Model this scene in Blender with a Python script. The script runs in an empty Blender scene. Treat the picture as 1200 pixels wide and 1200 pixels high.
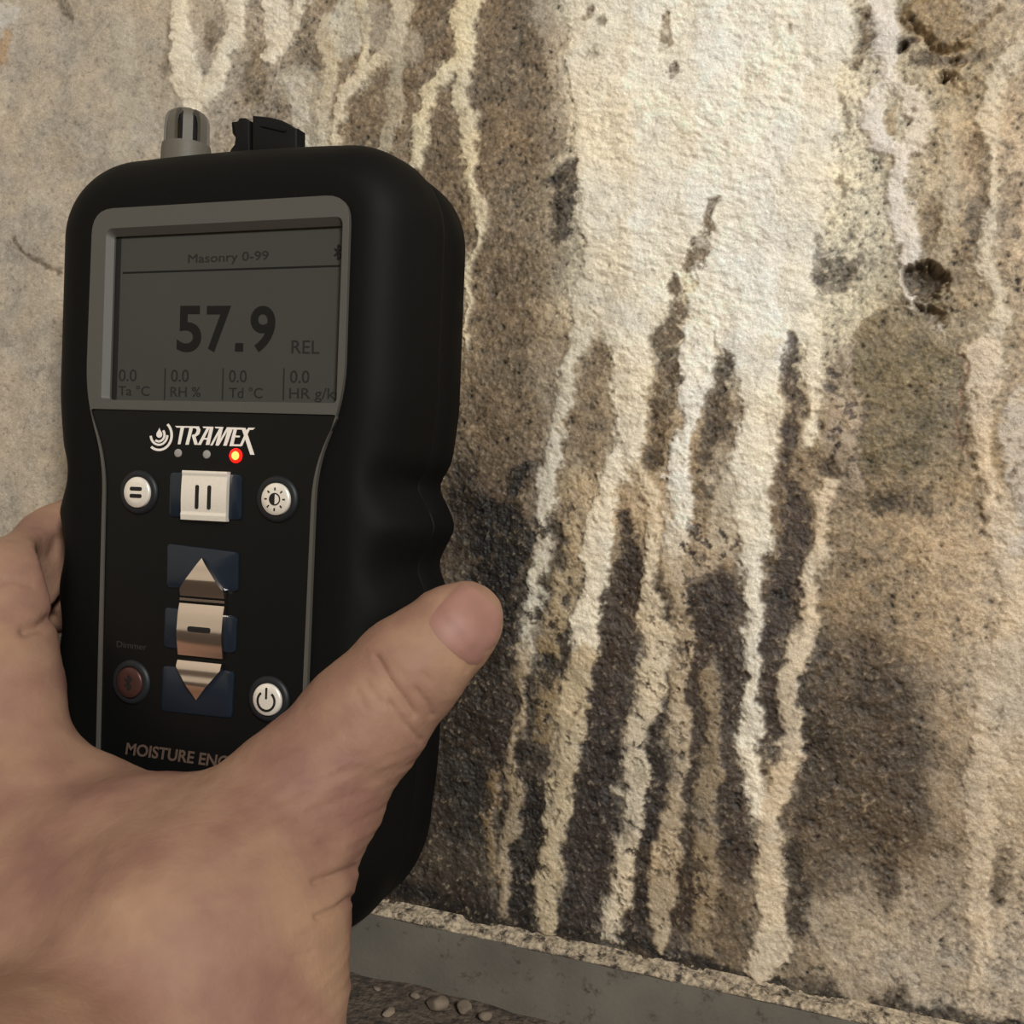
import bpy, bmesh, math
import numpy as np
from mathutils import Matrix, Vector

# ------------------------------------------------------------------ camera, world, lights, exposure
SC = bpy.context.scene
COL = SC.collection
MM = 0.001
FOCAL = 1200.0                       # focal length in pixels of a 1200 px frame
YAW, PITCH, ROLL = (math.radians(a) for a in (18.088, 1.129, 2.217))
TILT = math.radians(-2.163)          # the meter is held turned by this angle against the plumb wall
D_WALL = 247.0                       # camera to wall, mm
FLOOR_Z = -133.0                     # floor below the camera, mm


def camera_axes():
    cy, sy, cp, sp = math.cos(YAW), math.sin(YAW), math.cos(PITCH), math.sin(PITCH)
    fwd = np.array([-sy * cp, cy * cp, -sp])
    r0 = np.array([cy, sy, 0.0])
    d0 = np.cross(fwd, r0)
    r = r0 * math.cos(ROLL) - d0 * math.sin(ROLL)
    d = r0 * math.sin(ROLL) + d0 * math.cos(ROLL)
    return np.array([r, d, fwd])


AX = camera_axes()


def turn(v):
    """meter-aligned mm vector -> plumb world mm vector"""
    v = np.asarray(v, float)
    c, s = math.cos(TILT), math.sin(TILT)
    return np.stack([v[..., 0] * c + v[..., 2] * s, v[..., 1], -v[..., 0] * s + v[..., 2] * c], -1)


def world(v):
    """meter-aligned mm point (x right, y out of the wall, z up, origin at the camera's foot on the wall) -> world metres"""
    v = np.asarray(v, float)
    w = np.stack([v[..., 0], -v[..., 1], v[..., 2]], -1)
    w = turn(w)
    w[..., 2] -= FLOOR_Z
    return w * MM


def spot(px, py, h):
    """point at height h mm in front of the wall that the survey photo shows at (px, py)"""
    q = np.array([(px - 600) / FOCAL, (py - 600) / FOCAL, 1.0])
    w = AX.T @ q
    w = w * (D_WALL - h) / w[1]
    return np.array([w[0], h, w[2]])


def seen(v):
    """inverse of spot for arrays of meter-aligned points"""
    v = np.asarray(v, float)
    w = np.stack([v[..., 0], D_WALL - v[..., 1], v[..., 2]], -1) @ AX.T
    return np.stack([600 + FOCAL * w[..., 0] / w[..., 2], 600 + FOCAL * w[..., 1] / w[..., 2]], -1)


cam = bpy.data.cameras.new('camera')
cam.sensor_width = 36.0
cam.lens = 36.0 * FOCAL / 1200.0
cam.clip_start = 0.01
cam_ob = bpy.data.objects.new('camera', cam)
COL.objects.link(cam_ob)
R_, D_, F_ = (turn(AX[i]) for i in range(3))
m = Matrix.Identity(4)
for i in range(3):
    m[i][0], m[i][1], m[i][2] = R_[i], -D_[i], -F_[i]
loc = np.array([0, -D_WALL, -FLOOR_Z]) * MM
for i in range(3):
    m[i][3] = loc[i]
cam_ob.matrix_world = m
SC.camera = cam_ob

wd = bpy.data.worlds.new('world')
SC.world = wd
wd.use_nodes = True
wd.node_tree.nodes['Background'].inputs[0].default_value = (1.0, 0.93, 0.84, 1)
wd.node_tree.nodes['Background'].inputs[1].default_value = 0.10


def lamp(name, at, radius, watts, colour):
    l = bpy.data.lights.new(name, 'POINT')
    l.shadow_soft_size = radius
    l.energy = watts
    l.color = colour
    o = bpy.data.objects.new(name, l)
    COL.objects.link(o)
    o.location = at
    return o


lamp('work_lamp', (0.68, -1.02, 0.76), 0.14, 80.0, (1.0, 0.99, 0.94))

SC.view_settings.view_transform = 'Standard'
SC.view_settings.look = 'None'
SC.view_settings.gamma = 1.0
SC.view_settings.use_curve_mapping = False
SC.view_settings.exposure = 0.0


# ------------------------------------------------------------------ helpers
def lin(rgb):
    c = np.asarray(rgb, float) / 255.0
    return np.where(c <= 0.04045, c / 12.92, ((c + 0.055) / 1.055) ** 2.4)


def mat(name, rgb, rough=0.6, metal=0.0, grain=None, grain_amt=0.1, bump=None, bump_mm=0.05, emit=None, sss=0.0, spec=0.5, coat=0.0, patches=None):
    """procedural principled material; rgb in sRGB 0-255, grain / bump = noise scale per metre"""
    M = bpy.data.materials.new(name)
    M.use_nodes = True
    nt = M.node_tree
    b = nt.nodes['Principled BSDF']
    base = list(lin(rgb)) + [1]
    b.inputs['Base Color'].default_value = base
    b.inputs['Roughness'].default_value = rough
    b.inputs['Metallic'].default_value = metal
    b.inputs['Specular IOR Level'].default_value = spec
    b.inputs['Coat Weight'].default_value = coat
    tc = nt.nodes.new('ShaderNodeTexCoord')
    if grain:
        n = nt.nodes.new('ShaderNodeTexNoise')
        n.inputs['Scale'].default_value = grain
        n.inputs['Detail'].default_value = 5
        nt.links.new(tc.outputs['Object'], n.inputs['Vector'])
        r = nt.nodes.new('ShaderNodeValToRGB')
        r.color_ramp.elements[0].position = 0.3
        r.color_ramp.elements[1].position = 0.7
        r.color_ramp.elements[0].color = [c * (1 - grain_amt) for c in base[:3]] + [1]
        r.color_ramp.elements[1].color = [min(1, c * (1 + grain_amt)) for c in base[:3]] + [1]
        nt.links.new(n.outputs['Fac'], r.inputs['Fac'])
        nt.links.new(r.outputs['Color'], b.inputs['Base Color'])
        if patches:                                   # irregular dirty patches over the base colour
            n3 = nt.nodes.new('ShaderNodeTexNoise')
            n3.inputs['Scale'].default_value = patches[0]
            n3.inputs['Detail'].default_value = 8
            n3.inputs['Roughness'].default_value = 0.72
            nt.links.new(tc.outputs['Object'], n3.inputs['Vector'])
            mr = nt.nodes.new('ShaderNodeMapRange')
            mr.inputs[1].default_value, mr.inputs[2].default_value = patches[2], patches[2] + 0.12
            nt.links.new(n3.outputs['Fac'], mr.inputs[0])
            mx = nt.nodes.new('ShaderNodeMix')
            mx.data_type = 'RGBA'
            mx.inputs[7].default_value = list(lin(patches[1])) + [1]
            nt.links.new(mr.outputs[0], mx.inputs[0])
            nt.links.new(r.outputs['Color'], mx.inputs[6])
            nt.links.new(mx.outputs[2], b.inputs['Base Color'])
    if bump:
        n = nt.nodes.new('ShaderNodeTexNoise')
        n.inputs['Scale'].default_value = bump
        n.inputs['Detail'].default_value = 4
        nt.links.new(tc.outputs['Object'], n.inputs['Vector'])
        bp = nt.nodes.new('ShaderNodeBump')
        bp.inputs['Strength'].default_value = 1.0
        bp.inputs['Distance'].default_value = bump_mm * MM
        nt.links.new(n.outputs['Fac'], bp.inputs['Height'])
        nt.links.new(bp.outputs['Normal'], b.inputs['Normal'])
    if emit:
        b.inputs['Emission Color'].default_value = list(lin(emit[0])) + [1]
        b.inputs['Emission Strength'].default_value = emit[1]
    if sss:
        b.inputs['Subsurface Weight'].default_value = sss
        b.inputs['Subsurface Radius'].default_value = (1.0, 0.35, 0.2)
        b.inputs['Subsurface Scale'].default_value = 0.003
    return M


def mesh_from(name, verts, faces):
    me = bpy.data.meshes.new(name)
    me.from_pydata([tuple(v) for v in verts], [], [tuple(f) for f in faces])
    me.update()
    return me


def link(name, me, material=None, parent=None, smooth=True, angle=None):
    o = bpy.data.objects.new(name, me)
    COL.objects.link(o)
    if material:
        me.materials.clear()
        me.materials.append(material)
    if smooth:
        me.polygons.foreach_set('use_smooth', [True] * len(me.polygons))
        if angle:
            me.set_sharp_from_angle(angle=math.radians(angle))
    if parent:
        o.parent = parent
    return o


def tag(o, label=None, cat=None, group=None, kind=None):
    for k, v in (('label', label), ('category', cat), ('group', group), ('kind', kind)):
        if v:
            o[k] = v
    return o


# ------------------------------------------------------------------ noise on arrays
def _hash(ix, iy, seed):
    h = ix.astype(np.uint32) * np.uint32(374761393) + iy.astype(np.uint32) * np.uint32(668265263) + np.uint32(seed * 2246822519 % 4294967296)
    h = (h ^ (h >> np.uint32(13))) * np.uint32(1274126177)
    h ^= h >> np.uint32(16)
    return (h & np.uint32(0xFFFFFF)).astype(np.float32) * np.float32(1 / 16777215.0)


def vnoise(x, y, seed):
    fx, fy = np.floor(x), np.floor(y)
    tx, ty = (x - fx).astype(np.float32), (y - fy).astype(np.float32)
    ix, iy = fx.astype(np.int64), fy.astype(np.int64)
    tx = tx * tx * (3 - 2 * tx)
    ty = ty * ty * (3 - 2 * ty)
    a = _hash(ix, iy, seed)
    b = _hash(ix + 1, iy, seed)
    c = _hash(ix, iy + 1, seed)
    d = _hash(ix + 1, iy + 1, seed)
    a += (b - a) * tx
    c += (d - c) * tx
    return (a + (c - a) * ty) * 2 - 1


def fbm(x, y, size, seed, octaves=3, gain=0.5, stretch=1.0):
    """signed noise with largest feature of `size` mm, stretched vertically"""
    s = 0.0
    amp, tot = 1.0, 0.0
    ca, sa = math.cos(0.7), math.sin(0.7)
    for o in range(octaves):
        k = (2.03 ** o) / size
        u, v = x * k, y * (k / stretch)
        if stretch == 1.0:
            u, v = u * ca - v * sa, u * sa + v * ca
        s = s + amp * vnoise(u + 17.3 * o, v - 9.1 * o, seed + o)
        tot += amp
        amp *= gain
    return s / (tot * 0.55)


def sstep(a, b, x):
    t = np.clip((x - a) / (b - a), 0, 1)
    return t * t * (3 - 2 * t)


# ------------------------------------------------------------------ the damp wall
WXY = lambda px, py: world(spot(px, py, 0))[[0, 2]] / MM        # wall x, z in mm


def mm_per_px(px, py):
    a, b = WXY(px, py - 20), WXY(px, py + 20)
    return np.hypot(*(a - b)) / 40 * 0.98


def axis(parts):
    out = []
    for a, b, st in parts:
        out.append(np.arange(a, b, st))
    return np.concatenate(out)


XS = axis([(-752, -340, 8.0), (-340, -262, 1.2), (-262, -165, 0.45), (-165, 46, 0.30), (46, 130, 0.8), (130, 220, 2.0), (220, 900, 8.0)]).astype(np.float32)
ZB = 12.0                                           # wall foot, hidden under the mortar fillet
ZS = axis([(ZB - 8, ZB, 2.0), (ZB, 288, 0.30), (288, 360, 0.8), (360, 430, 2.0), (430, 1500, 12.0)]).astype(np.float32)
X, Z = np.meshgrid(XS, ZS)
NZ, NX = X.shape
STEP = np.maximum(np.gradient(XS)[None, :], np.gradient(ZS)[:, None]).astype(np.float32)


def keep(size):
    """fades out noise finer than the mesh can carry"""
    return np.clip((size - STEP) / (size * 0.55), 0, 1)



# domain warp so that stains get ragged outlines
WX = X + 1.2 * fbm(X, Z, 9, 11, 2) + 0.7 * fbm(X, Z, 3.6, 15, 2) + 0.6 * fbm(X, Z, 1.6, 21, 3, 0.7)
WZ = Z + 2.0 * fbm(X, Z, 11, 31, 2) + 0.7 * fbm(X, Z, 1.8, 41, 3, 0.6)
EDGE = fbm(X, Z, 1.3, 51, 3, 0.65)                   # edge raggedness
EDGE2 = fbm(X, Z, 4.0, 61, 4, 0.6)
THIN = fbm(X, Z, 5.0, 65, 5, 0.7, stretch=1.6)          # where the crust wears thin

PAL = dict(G=(176, 163, 146), g=(158, 144, 126), B=(116, 98, 76), b=(134, 116, 92), D=(76, 63, 50), K=(52, 43, 35), k=(62, 52, 42),
           T=(186, 162, 132), t=(162, 140, 111), O=(112, 98, 72), o=(140, 122, 92), W=(214, 202, 178), Y=(216, 205, 180), P=(186, 172, 154),
           p=(168, 154, 136), S=(198, 184, 164))
GROUND = [  # one letter per 100 px of the survey, x = -100 .. 1300
    'PPGGgbBBYWWWOPP',
    'GGGGgBBBYWWWoTP',
    'GGGGgBBBYWWYtTP',
    'GGGGGBBBYWWYOTP',
    'GGGGGBBbbWWYOTP',
    'GGGGGBBBbtBbOtP',
    'GGGGGBDDttBbtTP',
    'GGGGBDDkkkDbtTS',
    'GGGGBKKKkkkDDTS',
    'ggggDKKKKkDDDtS',
    'ggggDDkKKDDBBtT',
    'ggggDKKKKDbpppP',
    'ggggDKKKKDbpppP']
nodes, ncol = [], []
for j, row in enumerate(GROUND):
    for i, ch in enumerate(row):
        nodes.append(WXY(-100 + 100 * i, 100 * j))
        ncol.append(lin(PAL[ch]))
nodes, ncol = np.array(nodes, np.float32), np.array(ncol, np.float32)
ci, cj = np.arange(0, NZ, 8), np.arange(0, NX, 8)
ci[-1], cj[-1] = NZ - 1, NX - 1
XW, ZW = X + 5 * fbm(X, Z, 22, 71, 2) * keep(20), Z + 6 * fbm(X, Z, 24, 73, 2) * keep(20)
lx, lz = XW[np.ix_(ci, cj)].ravel(), ZW[np.ix_(ci, cj)].ravel()
d2 = (lx[:, None] - nodes[None, :, 0]) ** 2 + (lz[:, None] - nodes[None, :, 1]) ** 2
wgt = np.exp(-(d2 - d2.min(1, keepdims=True)) / (2 * 9.0 ** 2))
low = ((wgt @ ncol) / wgt.sum(1, keepdims=True)).reshape(len(ci), len(cj), 3)


def upsample(a):
    ri = np.interp(np.arange(NZ), ci, np.arange(len(ci)))
    rj = np.interp(np.arange(NX), cj, np.arange(len(cj)))
    i0 = np.minimum(ri.astype(int), len(ci) - 2)
    j0 = np.minimum(rj.astype(int), len(cj) - 2)
    fi = (ri - i0)[:, None, None].astype(np.float32)
    fj = (rj - j0)[None, :, None].astype(np.float32)
    a = a.astype(np.float32)
    t = a[i0] * (1 - fi) + a[i0 + 1] * fi
    return t[:, j0] * (1 - fj) + t[:, j0 + 1] * fj


COLR = upsample(low)
SALT = np.zeros((NZ, NX), np.float32)
HGT = np.zeros((NZ, NX), np.float32)
WHO = np.full((NZ, NX), -1, np.int16)                # which deposit a point belongs to
WHOM = np.zeros((NZ, NX), np.float32)


def stroke_field(pts):
    """(slice, distance / local half-width, half-width) of a polyline given as (px, py, half-width px)"""
    P = [(WXY(x, y), w * mm_per_px(x, y)) for x, y, w in pts]
    if len(P) == 1:
        P = P * 2
    mx = max(w for _, w in P) + 6
    x0, x1 = min(p[0] for p, _ in P) - mx, max(p[0] for p, _ in P) + mx
    z0, z1 = min(p[1] for p, _ in P) - mx, max(p[1] for p, _ in P) + mx
    sl = (slice(*np.searchsorted(ZS, (z0, z1))), slice(*np.searchsorted(XS, (x0, x1))))
    x, z = WX[sl], WZ[sl]
    if x.size == 0:
        return None
    best = np.full(x.shape, -99.0, np.float32)
    wl = np.ones(x.shape, np.float32)
    for (a, wa), (b, wb) in zip(P[:-1], P[1:]):
        ab = b - a
        L = float(ab @ ab) + 1e-6
        t = np.clip(((x - a[0]) * ab[0] + (z - a[1]) * ab[1]) / L, 0, 1)
        d = np.hypot(x - a[0] - t * ab[0], z - a[1] - t * ab[1])
        w = wa + (wb - wa) * t
        s = w - d
        k = s > best
        best[k] = s[k]
        wl[k] = w[k]
    return sl, best, wl


CREAM, WHITE, GREYW, PINK, DIM, TAN = (228, 216, 194), (236, 229, 216), (205, 196, 180), (212, 192, 168), (182, 163, 136), (168, 145, 112)
deposit_id = [0]


def salt(pts, colour=CREAM, op=1.0, hgt=0.9, speck=0.25, soft=1.5, part=True):
    hgt *= 0.7
    if pts[0][1] <= -10 and part:                     # the run comes from higher up the wall
        (x0, y0, w0), (x1, y1, _) = pts[0], pts[min(1, len(pts) - 1)]
        pts = [(x0 + (x0 - x1) * 1.5 + 6, y0 - 190, w0 * 0.8)] + pts
    f = stroke_field(pts)
    if f is None:
        return
    sl, s, w = f
    e = s + 0.55 * EDGE[sl] * np.minimum(1, w / 2) + 0.35 * EDGE2[sl]
    mk = sstep(-soft * 0.6, soft * 0.6, e)
    holes = sstep(0.55, 0.95, EDGE[sl] * 0.7 + EDGE2[sl] * 0.5 + speck - 0.15)
    mk = mk * (1 - 0.85 * holes * min(1, speck * 2.2))
    mk = mk * (1 - (0.25 + speck) * sstep(0.0, 1.1, THIN[sl]))
    halo = sstep(-4.2, 0.6, s + 1.1 * EDGE2[sl] + 0.5 * EDGE[sl]) * sstep(-0.5, 0.9, THIN[sl] + 0.3 * EDGE[sl]) * (0.26 * op * (1 - mk))
    a = halo[..., None]
    COLR[sl] = COLR[sl] * (1 - a) + lin((202, 188, 166)).astype(np.float32) * a
    SALT[sl] = np.maximum(SALT[sl], halo * 0.8)
    a = (mk * op)[..., None]
    COLR[sl] = COLR[sl] * (1 - a) + lin(colour).astype(np.float32) * a
    SALT[sl] = np.maximum(SALT[sl], mk * op)
    HGT[sl] = np.maximum(HGT[sl], hgt * mk * (0.6 + 0.4 * np.sqrt(np.clip(s / np.maximum(w, .3), 0, 1))))
    if part:
        k = (mk * op > 0.4) & (mk >= WHOM[sl])
        WHO[sl][k] = deposit_id[0]
        WHOM[sl][k] = mk[k]
        deposit_id[0] += 1


def stain_shade(pts, colour=(48, 40, 32), op=0.95, speck=0.5, soft=1.6, dig=0.15, salt_off=0.8, under=False):
    f = stroke_field(pts)
    if f is None:
        return
    sl, s, w = f
    e = s + 0.7 * EDGE[sl] * np.minimum(1, w / 2) + 0.8 * EDGE2[sl] * np.minimum(1, w / 3)
    mk = sstep(-soft * 0.7, soft * 0.5, e)
    mk = mk * (1 - speck * sstep(0.1, 0.9, EDGE[sl] * 0.8 - EDGE2[sl] * 0.4 + 0.2))
    if under:                                         # mould and painted shade between the streaks, without covering them
        mk = mk * (1 - sstep(0.22, 0.5, SALT[sl]))
    a = (mk * op)[..., None]
    COLR[sl] = COLR[sl] * (1 - a) + lin(colour).astype(np.float32) * a
    SALT[sl] *= 1 - salt_off * mk * op
    HGT[sl] -= dig * mk + HGT[sl] * 0.5 * mk * op


def lump(pts, h, soft=1.5):
    f = stroke_field(pts)
    sl, s, w = f
    HGT[sl] += h * sstep(-soft, soft, s + 0.5 * EDGE2[sl])


def pore(px, py, r, depth=5.0, colour=(52, 43, 33)):
    f = stroke_field([(px, py, r)])
    sl, s, w = f
    mk = sstep(-0.7, 1.6, s + 0.25 * EDGE[sl])
    HGT[sl] = HGT[sl] * (1 - mk) - depth * mk * (0.6 + 0.4 * np.clip(s / w, 0, 1))
    a = (mk * 0.9)[..., None]
    COLR[sl] = COLR[sl] * (1 - a) + lin(colour).astype(np.float32) * a
    SALT[sl] *= 1 - mk


# --- mould and damp under the salt, with some shade painted in
MOULD_SHADE = [
    ([(552, 600, 20), (560, 625, 22)], (30, 25, 20), .97), ([(608, 557, 18), (600, 570, 10)], (34, 28, 22), .95),
    ([(605, 610, 18), (602, 650, 18)], (32, 27, 21), .96), ([(580, 680, 26), (560, 690, 20)], (32, 26, 20), .95),
    ([(545, 555, 14), (540, 640, 16)], (58, 48, 37), .7), ([(596, 745, 14), (570, 800, 22), (545, 850, 26)], (44, 36, 28), .9),  # last band: mould with the thumb's contact shadow painted in
    ([(540, 900, 20), (545, 960, 24), (556, 1030, 16)], (46, 40, 34), .85), ([(622, 930, 12), (615, 1000, 14), (610, 1070, 14)], (40, 33, 26), .95),
    ([(620, 880, 12), (635, 895, 10)], (46, 38, 30), .9), ([(740, 650, 15), (722, 710, 20), (715, 760, 22)], (58, 46, 36), .95),
    ([(712, 800, 22), (700, 870, 24), (690, 960, 22), (680, 1080, 24)], (58, 48, 42), .92), ([(765, 900, 12), (760, 960, 10), (756, 1040, 12), (745, 1100, 14)], (50, 41, 35), .92),
    ([(815, 760, 14), (822, 830, 14), (808, 920, 10), (806, 1000, 12), (800, 1090, 12)], (62, 50, 40), .85),
    ([(830, 690, 34), (840, 740, 26), (815, 730, 22)], (56, 46, 40), .9), ([(862, 760, 12), (850, 820, 16), (852, 880, 14), (866, 960, 14), (868, 1020, 12)], (62, 50, 41), .85),
    ([(668, 200, 14), (662, 235, 14), (658, 270, 12)], (62, 51, 40), .8), ([(640, 160, 22), (620, 60, 24), (625, 120, 26)], (104, 88, 68), .6),
    ([(600, 330, 28), (590, 440, 24)], (104, 88, 68), .6), ([(990, 800, 34), (1000, 870, 44), (985, 950, 40), (1010, 960, 40)], (84, 70, 54), .85),
    ([(1040, 830, 20), (1060, 960, 26), (1030, 1000, 20), (1045, 1050, 12)], (84, 70, 55), .75), ([(960, 880, 18), (948, 960, 14)], (66, 55, 43), .8),
    ([(1010, 430, 30), (1050, 470, 44), (1040, 520, 40)], (108, 94, 68), .8), ([(1010, 560, 26), (1045, 580, 30)], (112, 95, 72), .6),
    ([(1040, 420, 44), (1085, 430, 30)], (118, 104, 76), .7), ([(560, 1010, 30), (520, 1000, 20)], (78, 68, 56), .5),
    ([(440, 1045, 9), (600, 1082, 8), (700, 1105, 8), (830, 1135, 7), (950, 1162, 6), (1080, 1190, 7), (1200, 1216, 8)], (36, 30, 24), .92),  # shadow along the wall and ledge joint, painted dark
    ([(940, 1150, 6), (1060, 1170, 6)], (80, 68, 54), .6), ([(935, 1000, 10), (938, 1070, 14)], (58, 48, 38), .85),
    ([(430, 180, 14), (440, 150, 10)], (110, 96, 76), .6), ([(305, 60, 12), (300, 100, 18)], (122, 106, 84), .7), ([(245, 40, 9), (243, 60, 6)], (112, 98, 80), .8),
    ([(355, 40, 12), (362, 60, 10)], (124, 110, 92), .7), ([(500, 35, 22), (520, 20, 12)], (120, 104, 84), .7), ([(524, 130, 14), (515, 190, 16), (528, 240, 16)], (110, 94, 74), .8)]
for pts, c, op in MOULD_SHADE:
    stain_shade(pts, c, op, speck=0.55, dig=0.1)

# --- the big white sheet of salt, top centre
salt([(705, -30, 46), (715, 100, 48), (728, 200, 52), (738, 300, 54), (735, 380, 40)], CREAM, .97, 1.1, 0.05, 1.6)
salt([(800, -30, 60), (800, 100, 66), (795, 220, 56), (770, 320, 34)], (234, 225, 208), .97, 1.3, 0.04, 1.5)
salt([(900, -30, 90), (895, 120, 82), (880, 240, 80), (885, 330, 66), (890, 400, 40)], WHITE, .97, 1.4, 0.05, 1.5)
salt([(975, -20, 22), (968, 70, 24), (955, 150, 24), (945, 230, 30), (935, 330, 26), (945, 400, 16)], (226, 216, 196), .9, 1.1, 0.1, 1.6)
salt([(840, 300, 26), (828, 360, 22), (818, 410, 22), (810, 460, 13), (800, 515, 11), (795, 575, 15), (792, 640, 14)], WHITE, .95, 1.2, 0.15)
# --- streaks of the centre
salt([(690, 330, 14), (675, 400, 14), (663, 444, 12), (655, 502, 12), (649, 546, 11), (640, 604, 9), (634, 662, 9), (622, 721, 9), (614, 770, 8)], (208, 198, 178), .92, 1.0, 0.25)
salt([(737, 360, 30), (737, 410, 27), (738, 470, 23), (732, 530, 17), (716, 565, 14), (709, 600, 15), (698, 650, 17), (690, 700, 15), (684, 760, 18)], CREAM, .97, 1.3, 0.1)
salt([(672, 560, 12), (668, 620, 14), (660, 690, 14), (650, 730, 16)], (176, 156, 124), .8, .6, 0.4)
salt([(743, 548, 8), (762, 590, 9), (765, 633, 9), (758, 680, 11), (754, 721, 14), (768, 755, 18), (766, 800, 18), (752, 840, 17), (743, 885, 13), (744, 930, 13), (735, 990, 13), (723, 1050, 12), (716, 1105, 10)], (210, 192, 164), .95, 1.3, 0.3)
salt([(725, 935, 7), (732, 938, 6)], (200, 182, 154), .9, 1.0, 0.1, part=False)
salt([(790, 640, 14), (790, 690, 12), (798, 750, 13), (798, 810, 11), (789, 870, 12), (791, 930, 12), (783, 990, 14), (777, 1060, 14), (774, 1110, 13)], (186, 166, 138), .85, .8, 0.4)
salt([(686, 770, 18), (672, 825, 19), (662, 870, 19), (654, 930, 18), (644, 1000, 17), (641, 1050, 17), (639, 1088, 12)], (196, 176, 144), .93, 1.2, 0.3)
salt([(612, 760, 8), (612, 800, 6), (603, 880, 7), (598, 930, 8), (595, 990, 9), (590, 1058, 8)], (170, 150, 122), .85, .8, 0.35)
salt([(578, 905, 8), (572, 960, 8), (577, 1040, 8)], (140, 118, 88), .75, .7, 0.5)
salt([(640, 760, 14), (645, 820, 12), (640, 860, 10)], (160, 138, 104), .75, .6, 0.45)
salt([(886, 412, 24), (887, 430, 26), (885, 480, 24), (882, 540, 28), (880, 600, 22), (882, 650, 13), (884, 700, 10), (879, 750, 9), (877, 810, 9), (877, 870, 11), (885, 915, 12), (893, 950, 13)], (230, 219, 199), .97, 1.3, 0.12)
salt([(850, 560, 18), (850, 600, 18), (840, 640, 14)], (196, 182, 160), .8, .6, 0.35)
salt([(955, 380, 13), (950, 460, 9), (946, 515, 7)], CREAM, .92, 1.0, 0.15)
salt([(966, 560, 8), (962, 600, 10), (955, 650, 12), (946, 715, 11), (936, 760, 13), (925, 810, 12), (922, 870, 12), (912, 930, 12), (906, 960, 14), (905, 1000, 18), (904, 1050, 19), (900, 1110, 17), (897, 1142, 14)], (212, 192, 164), .95, 1.2, 0.15)
salt([(835, 800, 9), (830, 880, 10), (826, 960, 14), (826, 1050, 17), (824, 1110, 14)], (160, 140, 112), .75, .6, 0.45)
# --- upper left streaks
salt([(213, -20, 15), (208, 50, 16), (212, 85, 18), (228, 112, 15), (226, 150, 12)], CREAM, .9, .9, 0.1)
salt([(278, -20, 13), (272, 40, 13), (258, 82, 13), (240, 112, 12)], CREAM, .92, .9, 0.08)
salt([(322, -20, 16), (330, 30, 15), (321, 66, 9)], (226, 214, 194), .92, 1.0, 0.08)
salt([(366, -20, 10), (338, 36, 9)], (220, 208, 186), .9, .8, 0.1)
salt([(342, 88, 12), (356, 108, 12), (354, 150, 10), (357, 185, 8)], (208, 198, 182), .85, .8, 0.2)
salt([(392, 20, 12), (388, 70, 11), (380, 130, 10), (378, 170, 9)], (206, 190, 162), .8, .7, 0.2)
salt([(405, -10, 12), (406, 50, 12)], (200, 194, 178), .7, .6, 0.2, part=False)
salt([(424, -10, 7), (424, 40, 8), (425, 82, 7)], (220, 205, 172), .9, .7, 0.05)
salt([(472, -20, 16), (463, 40, 13), (457, 62, 12), (430, 82, 9), (404, 104, 9), (399, 142, 8), (398, 176, 7)], (214, 198, 170), .93, .9, 0.1)
salt([(460, 72, 8), (461, 120, 10), (455, 165, 11), (448, 190, 9)], (182, 170, 148), .75, .5, 0.2)
salt([(553, -20, 17), (546, 45, 14), (543, 75, 14), (523, 80, 11), (502, 106, 9), (491, 145, 9), (484, 198, 8)], (222, 206, 172), .95, 1.1, 0.1)
salt([(544, 76, 13), (544, 130, 11), (550, 185, 10), (558, 230, 8), (557, 285, 5), (550, 310, 4), (546, 400, 3)], (216, 200, 168), .92, 1.0, 0.15)
salt([(545, 300, 3), (543, 360, 3), (545, 440, 3)], (170, 150, 122), .5, .3, 0.4, part=False)
salt([(10, 20, 15), (-20, 10, 20)], (200, 192, 180), .85, .6, 0.1, part=False)
salt([(5, 100, 10), (-10, 140, 16)], (206, 192, 168), .7, .5, 0.2, part=False)
salt([(140, 20, 16), (150, 90, 18), (165, 150, 16), (140, 185, 14)], (186, 176, 158), .5, .3, 0.2, 2.0, part=False)
salt([(40, 230, 14), (60, 250, 10)], (186, 176, 160), .5, .2, 0.2, 2.0, part=False)
# --- right hand side
salt([(1030, -20, 19), (1038, 40, 18), (1043, 82, 14), (1045, 105, 8), (1018, 130, 12), (1030, 165, 14), (1050, 188, 15), (1048, 222, 13), (1058, 270, 12), (1062, 310, 12), (1074, 350, 9), (1092, 380, 5)], (222, 210, 196), .95, 1.3, 0.1)
salt([(1046, 105, 8), (1076, 124, 13), (1080, 150, 14), (1060, 180, 13)], (218, 204, 186), .93, 1.2, 0.12)
salt([(1190, 60, 14), (1166, 105, 11), (1165, 170, 12), (1160, 240, 13), (1160, 310, 14), (1166, 350, 13), (1160, 400, 10), (1160, 430, 9)], (210, 194, 168), .9, 1.0, 0.15)
salt([(1110, 130, 9), (1108, 200, 10), (1100, 260, 12), (1108, 300, 10)], (190, 172, 144), .7, .6, 0.25, part=False)
salt([(1140, 420, 24), (1150, 480, 13), (1148, 540, 12), (1156, 585, 10), (1174, 615, 16), (1185, 680, 16), (1172, 760, 18)], (212, 190, 162), .9, 1.0, 0.2)
salt([(1160, 780, 22), (1165, 880, 20), (1150, 960, 18), (1148, 1030, 14), (1150, 1110, 9), (1145, 1170, 8)], (206, 186, 160), .85, .8, 0.25)
salt([(1195, 470, 16), (1195, 560, 16), (1200, 640, 18)], (188, 176, 162), .8, .6, 0.35, part=False)
salt([(1110, 1010, 14), (1060, 1110, 30), (980, 1080, 26), (1000, 1140, 30), (1110, 1150, 24)], (178, 160, 136), .55, .3, 0.4, 2.0, part=False)
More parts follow.
